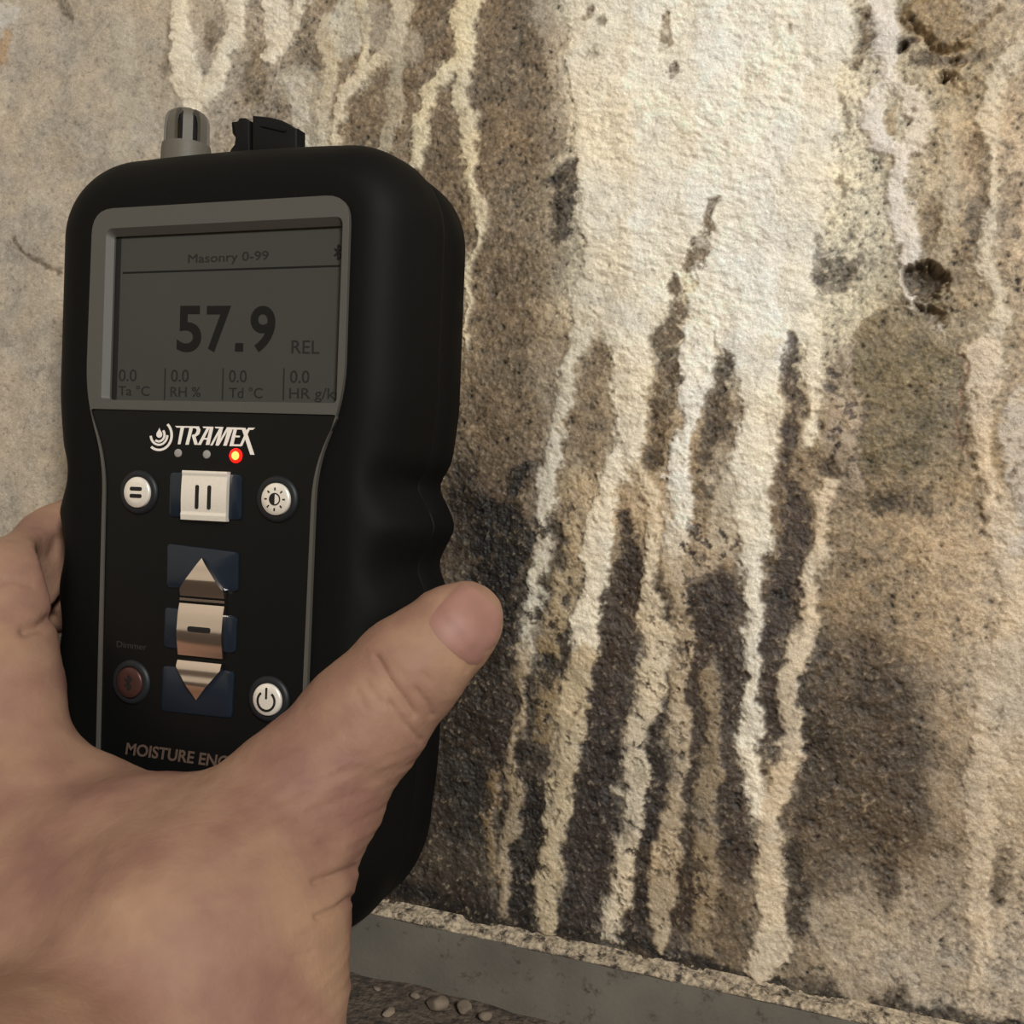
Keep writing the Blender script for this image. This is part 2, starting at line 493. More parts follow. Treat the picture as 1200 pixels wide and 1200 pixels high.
salt([(1190, 680, 26), (1192, 780, 34), (1195, 900, 34), (1190, 1000, 20)], (196, 178, 154), .7, .5, 0.35, 5.0, part=False)
salt([(1120, 640, 26), (1100, 760, 22), (1115, 880, 22), (1110, 960, 18)], (186, 162, 132), .6, .4, 0.4, 8.0, part=False)
salt([(985, 420, 14), (985, 500, 20), (1000, 560, 14)], (172, 154, 134), .7, .3, 0.35, 2.0, part=False)
salt([(350, 90, 26), (372, 140, 24), (350, 180, 20)], (186, 176, 158), .6, .4, 0.3, 2.0, part=False)
salt([(430, 20, 30), (480, 60, 20)], (176, 164, 146), .6, .3, 0.3, 2.0, part=False)
salt([(640, 20, 16), (650, 90, 16), (655, 150, 12)], (176, 160, 138), .65, .4, 0.4, 2.0, part=False)
salt([(660, 300, 10), (640, 400, 12), (640, 480, 12)], (150, 136, 116), .5, .2, 0.4, 2.0, part=False)
salt([(815, 640, 16), (800, 670, 14), (860, 640, 12), (830, 665, 10)], (178, 160, 138), .75, .5, 0.55, 2.0, part=False)
for pts, c, op in MOULD_SHADE:
    stain_shade(pts, c, op * 0.85, speck=0.4, dig=0.0, under=True)
# --- dark seams and spots over the salt, one painted overhang shadow
for pts, c, op in [
    ([(793, 325, 7), (792, 360, 9), (782, 400, 13), (785, 444, 15), (773, 500, 14), (764, 555, 10)], (86, 70, 50), .95),
    ([(850, 410, 8), (840, 450, 13), (836, 500, 13), (828, 540, 9)], (78, 64, 48), .92), ([(827, 573, 10)], (50, 42, 34), .9),
    ([(926, 405, 7), (927, 440, 12), (925, 500, 10), (920, 530, 8), (930, 580, 14), (925, 640, 20), (922, 690, 20), (908, 745, 16), (898, 800, 11), (900, 860, 9)], (62, 50, 42), .93),
    ([(733, 600, 8), (740, 650, 13), (735, 680, 12)], (58, 46, 36), .95), ([(834, 240, 3), (822, 262, 6), (818, 290, 9), (814, 304, 8)], (104, 88, 66), .93),
    ([(690, 12, 4), (677, 20, 4)], (116, 96, 74), .85), ([(700, 25, 7)], (118, 102, 82), .8), ([(783, 22, 5), (778, 50, 6)], (120, 102, 78), .8), ([(788, 86, 6)], (92, 76, 56), .9),
    ([(692, 58, 7)], (150, 140, 122), .6), ([(930, 42, 4)], (110, 100, 80), .7), ([(1011, 8, 8), (1016, 35, 9), (1003, 75, 6)], (112, 92, 66), .92),
    ([(700, 410, 7), (694, 450, 9), (690, 480, 8)], (112, 94, 72), .75), ([(704, 420, 4)], (50, 42, 34), .8), ([(652, 605, 6), (654, 665, 6)], (46, 38, 30), .85),
    ([(642, 783, 13), (640, 795, 10)], (36, 29, 22), .95), ([(972, 455, 8)], (58, 48, 44), .9), ([(974, 499, 4)], (58, 48, 40), .8), ([(997, 499, 4)], (58, 48, 40), .7),
    ([(965, 538, 9), (985, 545, 8)], (84, 70, 56), .8), ([(1037, 592, 15), (1050, 590, 10)], (66, 54, 40), .9), ([(1088, 575, 9), (1080, 600, 8)], (84, 70, 52), .75),
    ([(1118, 410, 4), (1126, 445, 4), (1120, 515, 3), (1126, 530, 3)], (130, 100, 76), .85), ([(1140, 565, 6), (1152, 600, 4)], (110, 94, 72), .7),
    ([(1090, 10, 30), (1120, 40, 26)], (136, 114, 82), .8), ([(1080, 62, 8), (1115, 68, 12), (1148, 66, 8)], (76, 62, 44), .9), ([(1063, 50, 9)], (70, 56, 42), .9),  # middle stroke: cast shadow under the overhang, painted in
    ([(1045, 138, 8), (1048, 152, 5)], (160, 136, 104), .9), ([(1020, 122, 4)], (150, 134, 110), .7), ([(985, 112, 3), (990, 160, 4)], (92, 78, 58), .8),
    ([(1145, 160, 12), (1150, 200, 10), (1140, 260, 10), (1147, 300, 10)], (108, 90, 68), .8), ([(1182, 290, 8), (1190, 210, 10)], (122, 104, 82), .7),
    ([(985, 215, 5), (992, 235, 4)], (92, 78, 58), .7), ([(960, 290, 8), (965, 320, 10), (985, 332, 10), (1000, 330, 7)], (112, 100, 84), .8), ([(968, 325, 5)], (50, 42, 34), .9), ([(1000, 280, 4)], (80, 66, 50), .8),
    ([(1078, 240, 8), (1084, 285, 7)], (122, 102, 76), .7), ([(1060, 390, 30), (1030, 400, 24)], (120, 104, 78), .7), ([(1172, 1050, 10), (1180, 1000, 12)], (92, 78, 62), .8),
    ([(15, 283, 3), (35, 306, 3), (68, 318, 3)], (96, 84, 68), .85), ([(12, 40, 6), (5, 75, 7)], (176, 140, 100), .7), ([(82, 20, 4), (70, 5, 5)], (96, 86, 72), .8), ([(195, 20, 4), (190, 90, 5)], (120, 108, 90), .7)]:
    stain_shade(pts, c, op, speck=0.35, soft=1.1, dig=0.2)
pore(1088, 328, 26, 4.2, (74, 62, 48))
pore(1094, 368, 15, 2.6, (96, 82, 64))
def speckle(pts, colour=(40, 33, 27), dens=0.5, op=0.9, size=2.2, seed=501):
    """scattered mould colonies inside a loose outline"""
    f = stroke_field(pts)
    sl, s, w = f
    n = fbm(X[sl], Z[sl], size, seed, 4, 0.6) + 0.5 * fbm(X[sl], Z[sl], size * 3, seed + 7, 2)
    mk = sstep(0.9 - dens, 1.25 - dens, n) * sstep(-2, 2.5, s)
    a = (mk * op)[..., None]
    COLR[sl] = COLR[sl] * (1 - a) + lin(colour).astype(np.float32) * a
    SALT[sl] *= 1 - 0.7 * mk
    HGT[sl] -= 0.12 * mk


speckle([(560, 560, 40), (570, 650, 44), (600, 700, 40)], (28, 23, 18), .55)
speckle([(640, 620, 26), (645, 720, 30), (640, 830, 30), (620, 930, 30), (615, 1030, 24)], (44, 36, 28), .35)
speckle([(830, 640, 40), (830, 700, 44), (820, 760, 30)], (46, 38, 34), .5)
speckle([(920, 620, 22), (915, 720, 22)], (44, 36, 31), .6)
speckle([(985, 440, 26), (985, 520, 26)], (66, 55, 48), .25)
speckle([(765, 760, 18), (755, 860, 18), (745, 960, 16), (730, 1070, 14)], (60, 48, 38), .15, size=1.6)
speckle([(1000, 800, 60), (1010, 900, 70), (1040, 980, 50)], (62, 51, 40), .35, .75)
speckle([(700, 440, 16), (690, 520, 20), (675, 620, 20)], (80, 66, 50), .3)
speckle([(600, 120, 40), (600, 250, 40), (590, 400, 40)], (84, 70, 54), .2, .7)
speckle([(660, 200, 16), (662, 260, 14)], (50, 42, 34), .6)
speckle([(1060, 900, 60), (1110, 1000, 40)], (92, 76, 60), .2, .7)
speckle([(970, 300, 20), (990, 320, 24)], (88, 76, 62), .4, .8)
speckle([(1180, 480, 24), (1190, 570, 24)], (120, 108, 96), .3, .7)
lump([(1090, 6, 22), (1120, 20, 30), (1150, 0, 26)], 2.0)
lump([(1132, 92, 12)], 1.6)
pore(1108, 93, 8, 4, (66, 54, 42))
pore(1063, 51, 6, 3, (74, 60, 44))
pore(1120, 66, 6, 2.5, (84, 68, 48))

# --- fine colour grain and relief
g1 = fbm(X, Z, 1.3, 81, 3, 0.75) * keep(1.3)
g2 = fbm(X, Z, 3.6, 91, 4, 0.7) * keep(3.6)
g3 = fbm(X, Z, 0.7, 95, 2, 0.8) * keep(0.95)
g4 = fbm(X, Z, 14, 97, 4, 0.65) * keep(8.5)
bare = 1 - SALT
trowel = sstep(-196, -158, X + 6 * g4) * 0.7 + 0.3              # smoother trowelled render towards the left
rough = bare * trowel
grain = 1 + (0.05 + 0.26 * rough) * g3 + (0.04 + 0.26 * rough) * g1 + (0.05 + 0.17 * rough) * g2 + 0.13 * bare * g4
COLR *= np.clip(grain, 0.22, 2.1)[..., None]
pits = sstep(0.75, 1.15, -(g1 * 0.75 + g3 * 0.45)) * (0.75 * rough + 0.12)
COLR *= (1 - 0.75 * pits)[..., None]
fleck = sstep(0.5, 1.1, g1 * 0.55 + g3 * 0.5 + 0.25 * g2) * rough * 0.42       # pale sand grains in the bare render
COLR = COLR * (1 - fleck[..., None]) + lin((186, 166, 136)).astype(np.float32) * fleck[..., None]
COLR *= 1 + 0.045 * g4[..., None] * np.array([1.0, 0.1, -1.3], np.float32) + (0.05 * SALT * g2)[..., None]
COLR = np.clip(COLR, 0.008, 0.84)
wrinkle = fbm(X + 0.5 * Z, Z, 2.2, 101, 3, 0.55, stretch=0.6) * keep(2.2)
HGT += 0.55 * fbm(X, Z, 16, 111, 3) * keep(13) + (0.25 * rough + 0.05) * g1 * 0.5 + (0.15 - 0.05 * SALT) * g2 * (0.4 + 0.6 * trowel) + 0.06 * g3 * trowel + SALT * 0.25 * wrinkle * (0.6 + 0.4 * np.clip(g4, -1, 1)) - 0.25 * pits

V = np.stack([X, -HGT, Z], -1).reshape(-1, 3).astype(np.float32) * MM
idx = np.arange(NZ * NX, dtype=np.int32).reshape(NZ, NX)
Q = np.stack([idx[:-1, :-1], idx[:-1, 1:], idx[1:, 1:], idx[1:, :-1]], -1).reshape(-1, 4)
dzx = np.gradient(V[:, 1].reshape(NZ, NX), XS * MM, axis=1)
dzz = np.gradient(V[:, 1].reshape(NZ, NX), ZS * MM, axis=0)
NRM = np.stack([dzx, -np.ones_like(dzx), dzz], -1)
NRM /= np.linalg.norm(NRM, axis=-1, keepdims=True)
NRM = NRM.reshape(-1, 3).astype(np.float32)
PIG = np.concatenate([COLR.reshape(-1, 3), np.ones((NZ * NX, 1))], 1).astype(np.float32)
SLT = SALT.reshape(-1).astype(np.float32)


def wall_material():
    M = bpy.data.materials.new('damp_render')
    M.use_nodes = True
    nt = M.node_tree
    b = nt.nodes['Principled BSDF']
    pig = nt.nodes.new('ShaderNodeAttribute')
    pig.attribute_name = 'pigment'
    sl = nt.nodes.new('ShaderNodeAttribute')
    sl.attribute_name = 'salt'
    tc = nt.nodes.new('ShaderNodeTexCoord')
    n = nt.nodes.new('ShaderNodeTexNoise')
    n.inputs['Scale'].default_value = 3200
    n.inputs['Detail'].default_value = 3
    nt.links.new(tc.outputs['Object'], n.inputs['Vector'])
    r = nt.nodes.new('ShaderNodeMapRange')
    r.inputs[1].default_value, r.inputs[2].default_value = 0.3, 0.7
    r.inputs[3].default_value, r.inputs[4].default_value = 0.82, 1.16
    nt.links.new(n.outputs['Fac'], r.inputs[0])
    mul = nt.nodes.new('ShaderNodeVectorMath')
    mul.operation = 'SCALE'
    nt.links.new(pig.outputs['Color'], mul.inputs[0])
    nt.links.new(r.outputs[0], mul.inputs['Scale'])
    nt.links.new(mul.outputs[0], b.inputs['Base Color'])
    rr = nt.nodes.new('ShaderNodeMapRange')
    rr.inputs[3].default_value, rr.inputs[4].default_value = 0.47, 0.29
    nt.links.new(sl.outputs['Fac'], rr.inputs[0])
    nt.links.new(rr.outputs[0], b.inputs['Roughness'])
    b.inputs['Specular IOR Level'].default_value = 0.5
    n2 = nt.nodes.new('ShaderNodeTexNoise')
    n2.inputs['Scale'].default_value = 1500
    n2.inputs['Detail'].default_value = 5
    n2.inputs['Roughness'].default_value = 0.65
    nt.links.new(tc.outputs['Object'], n2.inputs['Vector'])
    bp = nt.nodes.new('ShaderNodeBump')
    bp.inputs['Strength'].default_value = 0.8
    bp.inputs['Distance'].default_value = 0.00035
    nt.links.new(n2.outputs['Fac'], bp.inputs['Height'])
    nt.links.new(bp.outputs['Normal'], b.inputs['Normal'])
    return M


M_WALL = wall_material()


def wall_piece(name, quads, parent=None):
    used, inv = np.unique(quads.ravel(), return_inverse=True)
    me = bpy.data.meshes.new(name)
    nf = len(quads)
    me.vertices.add(len(used))
    me.vertices.foreach_set('co', V[used].ravel())
    me.loops.add(nf * 4)
    me.loops.foreach_set('vertex_index', inv.astype(np.int32).ravel())
    me.polygons.add(nf)
    me.polygons.foreach_set('loop_start', np.arange(0, nf * 4, 4, dtype=np.int32))
    me.update(calc_edges=True)
    me.polygons.foreach_set('use_smooth', np.ones(nf, bool))
    a = me.attributes.new('pigment', 'FLOAT_COLOR', 'POINT')
    a.data.foreach_set('color', PIG[used].ravel())
    a = me.attributes.new('salt', 'FLOAT', 'POINT')
    a.data.foreach_set('value', SLT[used])
    me.normals_split_custom_set_from_vertices(NRM[used])
    return link(name, me, M_WALL, parent, smooth=False)


qw = WHO.reshape(-1)[Q[:, 0]]
wall = wall_piece('wall_back', Q[qw < 0])
tag(wall, kind='structure')
tag(wall, 'damp rendered basement wall with white salt streaks and black mould')
for k in range(deposit_id[0]):
    q = Q[qw == k]
    if len(q) > 400:
        wall_piece('salt_streak', q, wall)
del V, Q, NRM, PIG, WX, WZ, EDGE, EDGE2

# ------------------------------------------------------------------ trim, mortar fillet and floor at the wall foot
M_BOARD = mat('painted_board', (100, 94, 85), 0.6, grain=60, grain_amt=0.18, bump=900, bump_mm=0.08, patches=(210, (66, 58, 50), 0.57))
M_MORTAR = mat('mortar', (160, 144, 122), 0.9, grain=900, grain_amt=0.6, bump=1500, bump_mm=0.3, patches=(330, (52, 44, 36), 0.49))
M_FLOOR = mat('dusty_concrete', (84, 72, 61), 0.95, grain=500, grain_amt=0.6, bump=700, bump_mm=0.9, patches=(160, (48, 40, 34), 0.52))
M_STONE = mat('pebble_stone', (112, 98, 83), 0.85, grain=300, grain_amt=0.25, bump=1500, bump_mm=0.15)

FOOT = float(WXY(680, 1107)[1])                     # height of the wall / fillet joint, mm above the floor
DEPTH = 8.0
bx = np.concatenate([np.arange(-750, -300, 6.0), np.arange(-300, 140, 1.6), np.arange(140, 900, 10.0)])
prof = [(0.0, 1.0), (0.5, 0.3), (1.4, 0.05), (2.5, -0.25), (3.5, -0.7), (4.2, -1.3), (4.3, -1.9), (3.6, -2.3), (-1.0, -2.5)]
ledge_v, ledge_f = [], []
ph = np.array(prof)
for i, x in enumerate(bx):
    for j, (d, z) in enumerate(prof):
        n1 = float(fbm(np.array([x]), np.array([j * 2.3]), 7, 201, 3)[0])
        n2 = float(fbm(np.array([x]), np.array([j * 2.3]), 3, 211, 2)[0])
        k = 0.0 if j in (0, len(prof) - 1) else 1.0
        ledge_v.append(((x) * MM, -(d + k * (0.5 * n1 + 0.3 * n2)) * MM, (FOOT + z + k * (0.35 * n1 + 0.3 * n2)) * MM))
n = len(prof)
for i in range(len(bx) - 1):
    for j in range(n - 1):
        ledge_f.append((i * n + j, i * n + j + 1, (i + 1) * n + j + 1, (i + 1) * n + j))
trim = link('trim_1', mesh_from('trim_1', *[
    [(x * MM, y * MM, z * MM) for x in (-750, 890) for y, z in ((0, -2), (-3.6, -2), (-3.8, FOOT - 8), (-3.8, FOOT - 2.0), (0, FOOT - 2.0))],
    [(0, 1, 6, 5), (1, 2, 7, 6), (2, 3, 8, 7), (3, 4, 9, 8), (4, 0, 5, 9), (4, 3, 2, 1, 0), (5, 6, 7, 8, 9)]]), M_BOARD, smooth=False)
tag(trim, 'grey painted board along the foot of the wall', kind='structure')
tag(link('mortar_fillet', mesh_from('mortar_fillet', ledge_v, ledge_f), M_MORTAR, trim), 'rough pale mortar bead along the top of the board')

fx = np.concatenate([np.arange(-752, -300, 12.0), np.arange(-300, 140, 3.0), np.arange(140, 900, 12.0)])
fy = np.concatenate([np.arange(-1800, -300, 20.0), np.arange(-300, 3, 3.0)])
FX, FY = np.meshgrid(fx, fy)
FH = 0.5 * fbm(FX, FY, 30, 301, 4) + 0.5 * fbm(FX, FY, 9, 311, 2)
fv = np.stack([FX, FY, FH], -1).reshape(-1, 3) * MM
fi = np.arange(FX.size).reshape(FX.shape)
ff = np.stack([fi[:-1, :-1], fi[:-1, 1:], fi[1:, 1:], fi[1:, :-1]], -1).reshape(-1, 4)
tag(link('floor', mesh_from('floor', fv, ff), M_FLOOR), 'dusty concrete floor', kind='structure')

M_SIDE = mat('whitewash', (214, 204, 188), 0.9, grain=20, grain_amt=0.12, bump=300, bump_mm=0.6)  # for an unseen wall added for bounce light and key reflections
side = mesh_from('bounce_wall_left', [(-0.75 - d, y, z) for d in (0, 0.05) for y, z in ((0.0, -0.005), (-1.8, -0.005), (-1.8, 1.49), (0.0, 1.49))],
                 [(0, 1, 2, 3), (7, 6, 5, 4), (0, 4, 5, 1), (1, 5, 6, 2), (2, 6, 7, 3), (3, 7, 4, 0)])
tag(link('bounce_wall_left', side, M_SIDE, smooth=False), 'whitewashed side wall added out of view to bounce light', kind='structure')


def floor_at(px, py):
    q = np.array([(px - 600) / FOCAL, (py - 600) / FOCAL, 1.0])
    w = turn(AX.T @ q)
    return np.array([0, -D_WALL, 0]) + w * (FLOOR_Z / w[2])          # mm, wall frame; camera above the origin


def pebble(px, py, r, label, seed):
    bm = bmesh.new()
    bmesh.ops.create_icosphere(bm, subdivisions=3, radius=1.0)
    rng = np.random.default_rng(seed)
    cuts = [(Vector(rng.normal(size=3)).normalized(), rng.uniform(0.55, 0.85)) for _ in range(9)]
    sx, sy, sz = r * rng.uniform(.9, 1.25), r * rng.uniform(.7, 1.0), r * rng.uniform(.55, .8)
    for v in bm.verts:
        for nrm, d in cuts:
            k = v.co.dot(nrm) - d
            if k > 0:
                v.co -= nrm * k * 0.9
        v.co = Vector((v.co.x * sx, v.co.y * sy, v.co.z * sz)) * MM
    me = bpy.data.meshes.new('pebble')
    bm.to_mesh(me)
    bm.free()
    o = link('pebble', me, M_STONE, angle=35)
    p = floor_at(px, py)
    zmin = min(v.co.z for v in me.vertices)
    o.location = (p[0] * MM, p[1] * MM, -zmin + 0.0001)
    o.rotation_euler = (0, 0, rng.uniform(0, 6))
    tag(o, label, 'pebble', 'loose pebbles at the foot of the board')


for i, (px, py, r, lb) in enumerate([
    (512, 1183, 3.0, 'pale angular pebble, largest of those below the grey board'),
    (543, 1187, 2.2, 'rounded pale pebble just right of the largest pebble'),
    (568, 1196, 1.9, 'pebble cut by the lower picture edge, rightmost below the board'),
    (486, 1172, 1.5, 'small pebble just left of the largest pale pebble'),
    (455, 1192, 1.7, 'brown-grey pebble at the lower edge between wrist and largest pebble'),
    (441, 1162, 1.2, 'tiny pebble lying nearest the wrist below the board')]):
    pebble(px, py, r, lb, 40 + i)

# ------------------------------------------------------------------ the moisture meter (local mm: u right, v up, n out of the wall)
U0, V0, N0 = -142.4, -14.5, 3.0
meter = bpy.data.objects.new('moisture_meter', None)
COL.objects.link(meter)
meter.empty_display_size = 0.02
B0 = world((U0, N0, V0))
mw = Matrix.Identity(4)
for j, a in enumerate((turn((1.0, 0, 0)), turn((0, 0, 1.0)), np.array((0, -1.0, 0)))):
    for i in range(3):
        mw[i][j] = a[i]
for i in range(3):
    mw[i][3] = B0[i]
meter.matrix_world = mw
tag(meter, 'black handheld moisture meter with grey-framed display reading 57.9 held against the wall', 'moisture meter')


def uv(px, py, n):
    p = spot(px, py, N0 + n)
    return np.array([p[0] - U0, p[2] - V0])


M_BOOT = mat('rubber_boot', (11, 11, 10), 0.62, grain=900, grain_amt=0.08, bump=4000, bump_mm=0.03, spec=0.12)
M_PANEL = mat('panel_film', (10, 11, 11), 0.42, spec=0.25)
M_BEZEL = mat('grey_plastic', (78, 75, 69), 0.5, grain=2000, grain_amt=0.04, bump=5000, bump_mm=0.015)
M_LCD = mat('lcd_glass', (60, 60, 56), 0.35, grain=30, grain_amt=0.05, spec=0.25)
M_INK = mat('lcd_segments', (20, 20, 19), 0.5, spec=0.2)
M_INK2 = mat('lcd_segments_faint', (36, 36, 34), 0.5, spec=0.2)
M_WHITE = mat('white_print', (236, 226, 216), 0.5)
M_SHADE_PRINT = mat('shaded_print', (84, 66, 56), 0.6)  # print darkened, the hand's shade is put into the colour
M_STEEL = mat('brushed_steel', (240, 231, 218), 0.32, metal=0.35, grain=3000, grain_amt=0.06)
M_CHROME = mat('polished_steel', (220, 206, 196), 0.14, metal=1.0)
M_STEEL_SHADE = mat('hand_shaded_steel', (78, 50, 45), 0.4, metal=0.5)  # steel with the hand's shade and reflection put into the colour
M_RUB = mat('black_key_rubber', (26, 28, 31), 0.5, spec=0.35)
M_BLUE = mat('navy_window', (23, 32, 43), 0.28, spec=0.4)
M_SYM = mat('black_symbol', (14, 13, 13), 0.6)
M_LEDOFF = mat('unlit_lens', (150, 146, 140), 0.4)
M_LEDON = mat('lit_red_lens', (255, 60, 20), 0.3, emit=((255, 92, 40), 9.0))
M_LEDGLOW = mat('red_led_halo', (190, 16, 8), 0.3, emit=((255, 18, 8), 3.0))
M_PROBE = mat('grey_probe_plastic', (92, 86, 76), 0.6, grain=1500, grain_amt=0.06)
M_GOLD = mat('brass_sensor', (196, 160, 92), 0.3, metal=0.9)
M_PORT = mat('black_port_rubber', (11, 11, 11), 0.6, spec=0.2)


def half_width(v, groove=1.0):
    z = v + V0
    w = 49.0 - 1.6 * sstep(22, 2, z) - 0.4 * sstep(0, -60, z) - 5.0 * sstep(-58, -112, z) ** 1.3
    return w + groove * (-3.0 * np.exp(-((z - 0.5) / 4.0) ** 2) + 1.5 * np.exp(-((z + 9.5) / 3.6) ** 2) - 2.2 * np.exp(-((z + 19) / 4.2) ** 2) \
        + 0.8 * np.exp(-((z + 29) / 4) ** 2) - 1.4 * np.exp(-((z + 38) / 4) ** 2))


VT, VB = 95.0, -99.5                                 # top and bottom of the boot


def boot_ring(inset):
    """closed outline (counter-clockwise) of the boot, shrunk by inset"""
    rt, rb = 21.0, 33.0
    v_lin = np.linspace(VB + rb, VT - rt, 90)
    gv = float(np.clip(1 - max(inset, 0) / 9.0, 0, 1))
    right = [(half_width(np.array(v), gv), v) for v in v_lin]
    wb, wt = right[0][0], right[-1][0]
    bot = [(wb - rb + rb * math.sin(a), VB + rb - rb * math.cos(a)) for a in np.linspace(0, math.pi / 2, 22)[:-1]]
    top = [(wt - rt + rt * math.cos(a), VT - rt + rt * math.sin(a)) for a in np.linspace(0, math.pi / 2, 22)[1:]]
    botm = [(u, VB) for u in np.linspace(0, wb - rb, 8)[:-1]]
    topm = [(u, VT + 0.6 * (1 - (u / (wt - rt)) ** 2)) for u in np.linspace(wt - rt, 0, 8)[1:]]
    half = np.array([(float(a), float(b)) for a, b in botm + bot + right + top + topm])
    full = np.concatenate([half, half[-2:0:-1] * [-1.045, 1]])
    if inset:
        t = np.roll(full, -1, 0) - np.roll(full, 1, 0)
        nrm = np.stack([t[:, 1], -t[:, 0]], -1)
        nrm /= np.linalg.norm(nrm, axis=1, keepdims=True)
        for _ in range(3):
            nrm = (np.roll(nrm, 1, 0) + nrm * 2 + np.roll(nrm, -1, 0)) / 4
        nrm /= np.linalg.norm(nrm, axis=1, keepdims=True)
        full = full - nrm * inset
    return full


def loft(rings, close_first=True, close_last=True):
    """rings: list of (outline Nx2, n); returns verts in metres and faces"""
    N = len(rings[0][0])
    v, f = [], []
    for ring, n in rings:
        nn = np.broadcast_to(n, (N,)) if np.ndim(n) else [n] * N
        v += [(p[0] * MM, p[1] * MM, q * MM) for p, q in zip(ring, nn)]
    for r in range(len(rings) - 1):
        for i in range(N):
            j = (i + 1) % N
            f.append((r * N + i, r * N + j, (r + 1) * N + j, (r + 1) * N + i))
    if close_first:
        f.append(tuple(range(N - 1, -1, -1)))
    if close_last:
        f.append(tuple(range((len(rings) - 1) * N, len(rings) * N)))
    return v, f


R = boot_ring
back = loft([(R(4), 0.0), (R(1.4), 0.7), (R(0.5), 2.4), (R(0.4), 15.6), (R(1.2), 16.3), (R(3.5), 16.4)])
link('back_shell', mesh_from('back_shell', *back), M_BOOT, meter, angle=50)
front = [(R(3.5), 16.5), (R(0.9), 16.8), (R(0.0), 17.6), (R(-0.1), 19), (R(0.15), 21)]
for t in np.linspace(0.06, 1, 16):                    # long soft shoulder
    a = t * math.pi / 2
    front.append((R(0.15 + 12.6 * (1 - math.cos(a)) ** 1.05), 21 + 17.2 * math.sin(a) ** 1.0))
front.append((R(13.3), 38.25))
FRONT_RINGS = front
for s, name in ((1, 'contact_pad'), (-1, 'contact_pad')):
    ring = np.array([(s * 20 + 12 * math.cos(a), 20 * math.sin(a)) for a in np.linspace(0, 2 * math.pi, 32, endpoint=False)])
    link(name, mesh_from(name, *loft([(ring, -2.4), (ring * [1, 1.02], 0.2)])), M_RUB, meter, angle=40)


def rounded(pts, radii, seg=7):
    """round the corners of a polygon"""
    out = []
    n = len(pts)
    for i in range(n):
        p, a, b = np.array(pts[i], float), np.array(pts[i - 1], float), np.array(pts[(i + 1) % n], float)
        r = radii[i] if np.ndim(radii) else radii
        if r <= 0:
            out.append(p)
            continue
        da, db = (a - p) / np.linalg.norm(a - p), (b - p) / np.linalg.norm(b - p)
        p0, p1 = p + da * r, p + db * r
        for t in np.linspace(0, 1, seg):
            out.append((1 - t) ** 2 * p0 + 2 * t * (1 - t) * p + t * t * p1)
    return np.array(out)


def resample(poly, n, start=0):
    """n points evenly along a closed polygon"""
    q = np.concatenate([poly, poly[:1]])
    s = np.concatenate([[0], np.cumsum(np.linalg.norm(np.diff(q, axis=0), axis=1))])
    t = np.linspace(0, s[-1], n, endpoint=False)
    return np.stack([np.interp(t, s, q[:, 0]), np.interp(t, s, q[:, 1])], -1)


def offset(poly, d):
    t = np.roll(poly, -1, 0) - np.roll(poly, 1, 0)
    nrm = np.stack([t[:, 1], -t[:, 0]], -1)
    nrm /= np.linalg.norm(nrm, axis=1, keepdims=True) + 1e-9
    return poly - nrm * d


def slab(name, poly, n0, n1, material, parent=meter, bevel=0.0, angle=40):
    """extruded outline with an optional softened front edge"""
    poly = np.asarray(poly, float)
    a = poly
    area2 = np.sum(a[:, 0] * np.roll(a[:, 1], -1) - a[:, 1] * np.roll(a[:, 0], -1))
    if area2 < 0:
        poly = poly[::-1]
    if bevel:
        rings = [(poly, n0), (poly, n1 - bevel), (offset(poly, bevel * 0.3), n1 - bevel * 0.3), (offset(poly, bevel), n1)]
    else:
        rings = [(poly, n0), (poly, n1)]
    return link(name, mesh_from(name, *loft(rings)), material, parent, angle=angle)


# --- grey bezel: one outline round display and keypad (v measured on the front plane)
dv = -V0
S_TOP, S_BOT = 64.4 + dv, 16.5 + dv
outer = rounded([(-34.2, S_TOP), (-34.6, S_BOT + 2), (-28.9, 4.5 + dv), (-28.6, -40 + dv), (-28.2, -84 + dv), (-14, -94 + dv + 6), (14, -94 + dv + 6), (28.2, -84 + dv), (28.6, -40 + dv), (28.9, 4.5 + dv), (35.2, S_BOT + 2), (35.0, S_TOP)],
                [6, 9, 8, 0, 8, 5, 5, 8, 0, 8, 9, 6])
kp = rounded([(-33.4, 16.2 + dv), (-28.1, 3.8 + dv), (-27.6, -40 + dv), (-27.2, -83 + dv), (-13.5, -86.8 + dv), (13.5, -86.8 + dv), (27.2, -83 + dv), (27.6, -40 + dv), (28.1, 3.8 + dv), (34.0, 15.6 + dv)],
             [1.5, 8, 0, 8, 4, 4, 8, 0, 8, 1.5])
opening = rounded([(-30.0, 59.6 + dv), (-30.0, 18.4 + dv), (33.5, 18.2 + dv), (33.5, 59.6 + dv)], [2.0, 1.2, 1.2, 2.0])
lcd_hole = rounded([(-28.7, 57.9 + dv), (-28.7, 18.5 + dv), (33.4, 18.3 + dv), (33.4, 57.9 + dv)], [0.8, 0.8, 0.8, 0.8])


def fill_with_holes(outer_, holes, n):
    """flat triangulated face with holes"""
    bm = bmesh.new()
    for loop in [outer_] + holes:
        vs = [bm.verts.new((p[0], p[1], n)) for p in loop]
        for i in range(len(vs)):
            bm.edges.new((vs[i], vs[(i + 1) % len(vs)]))
    bmesh.ops.triangle_fill(bm, edges=bm.edges[:], use_beauty=True)
    return bm


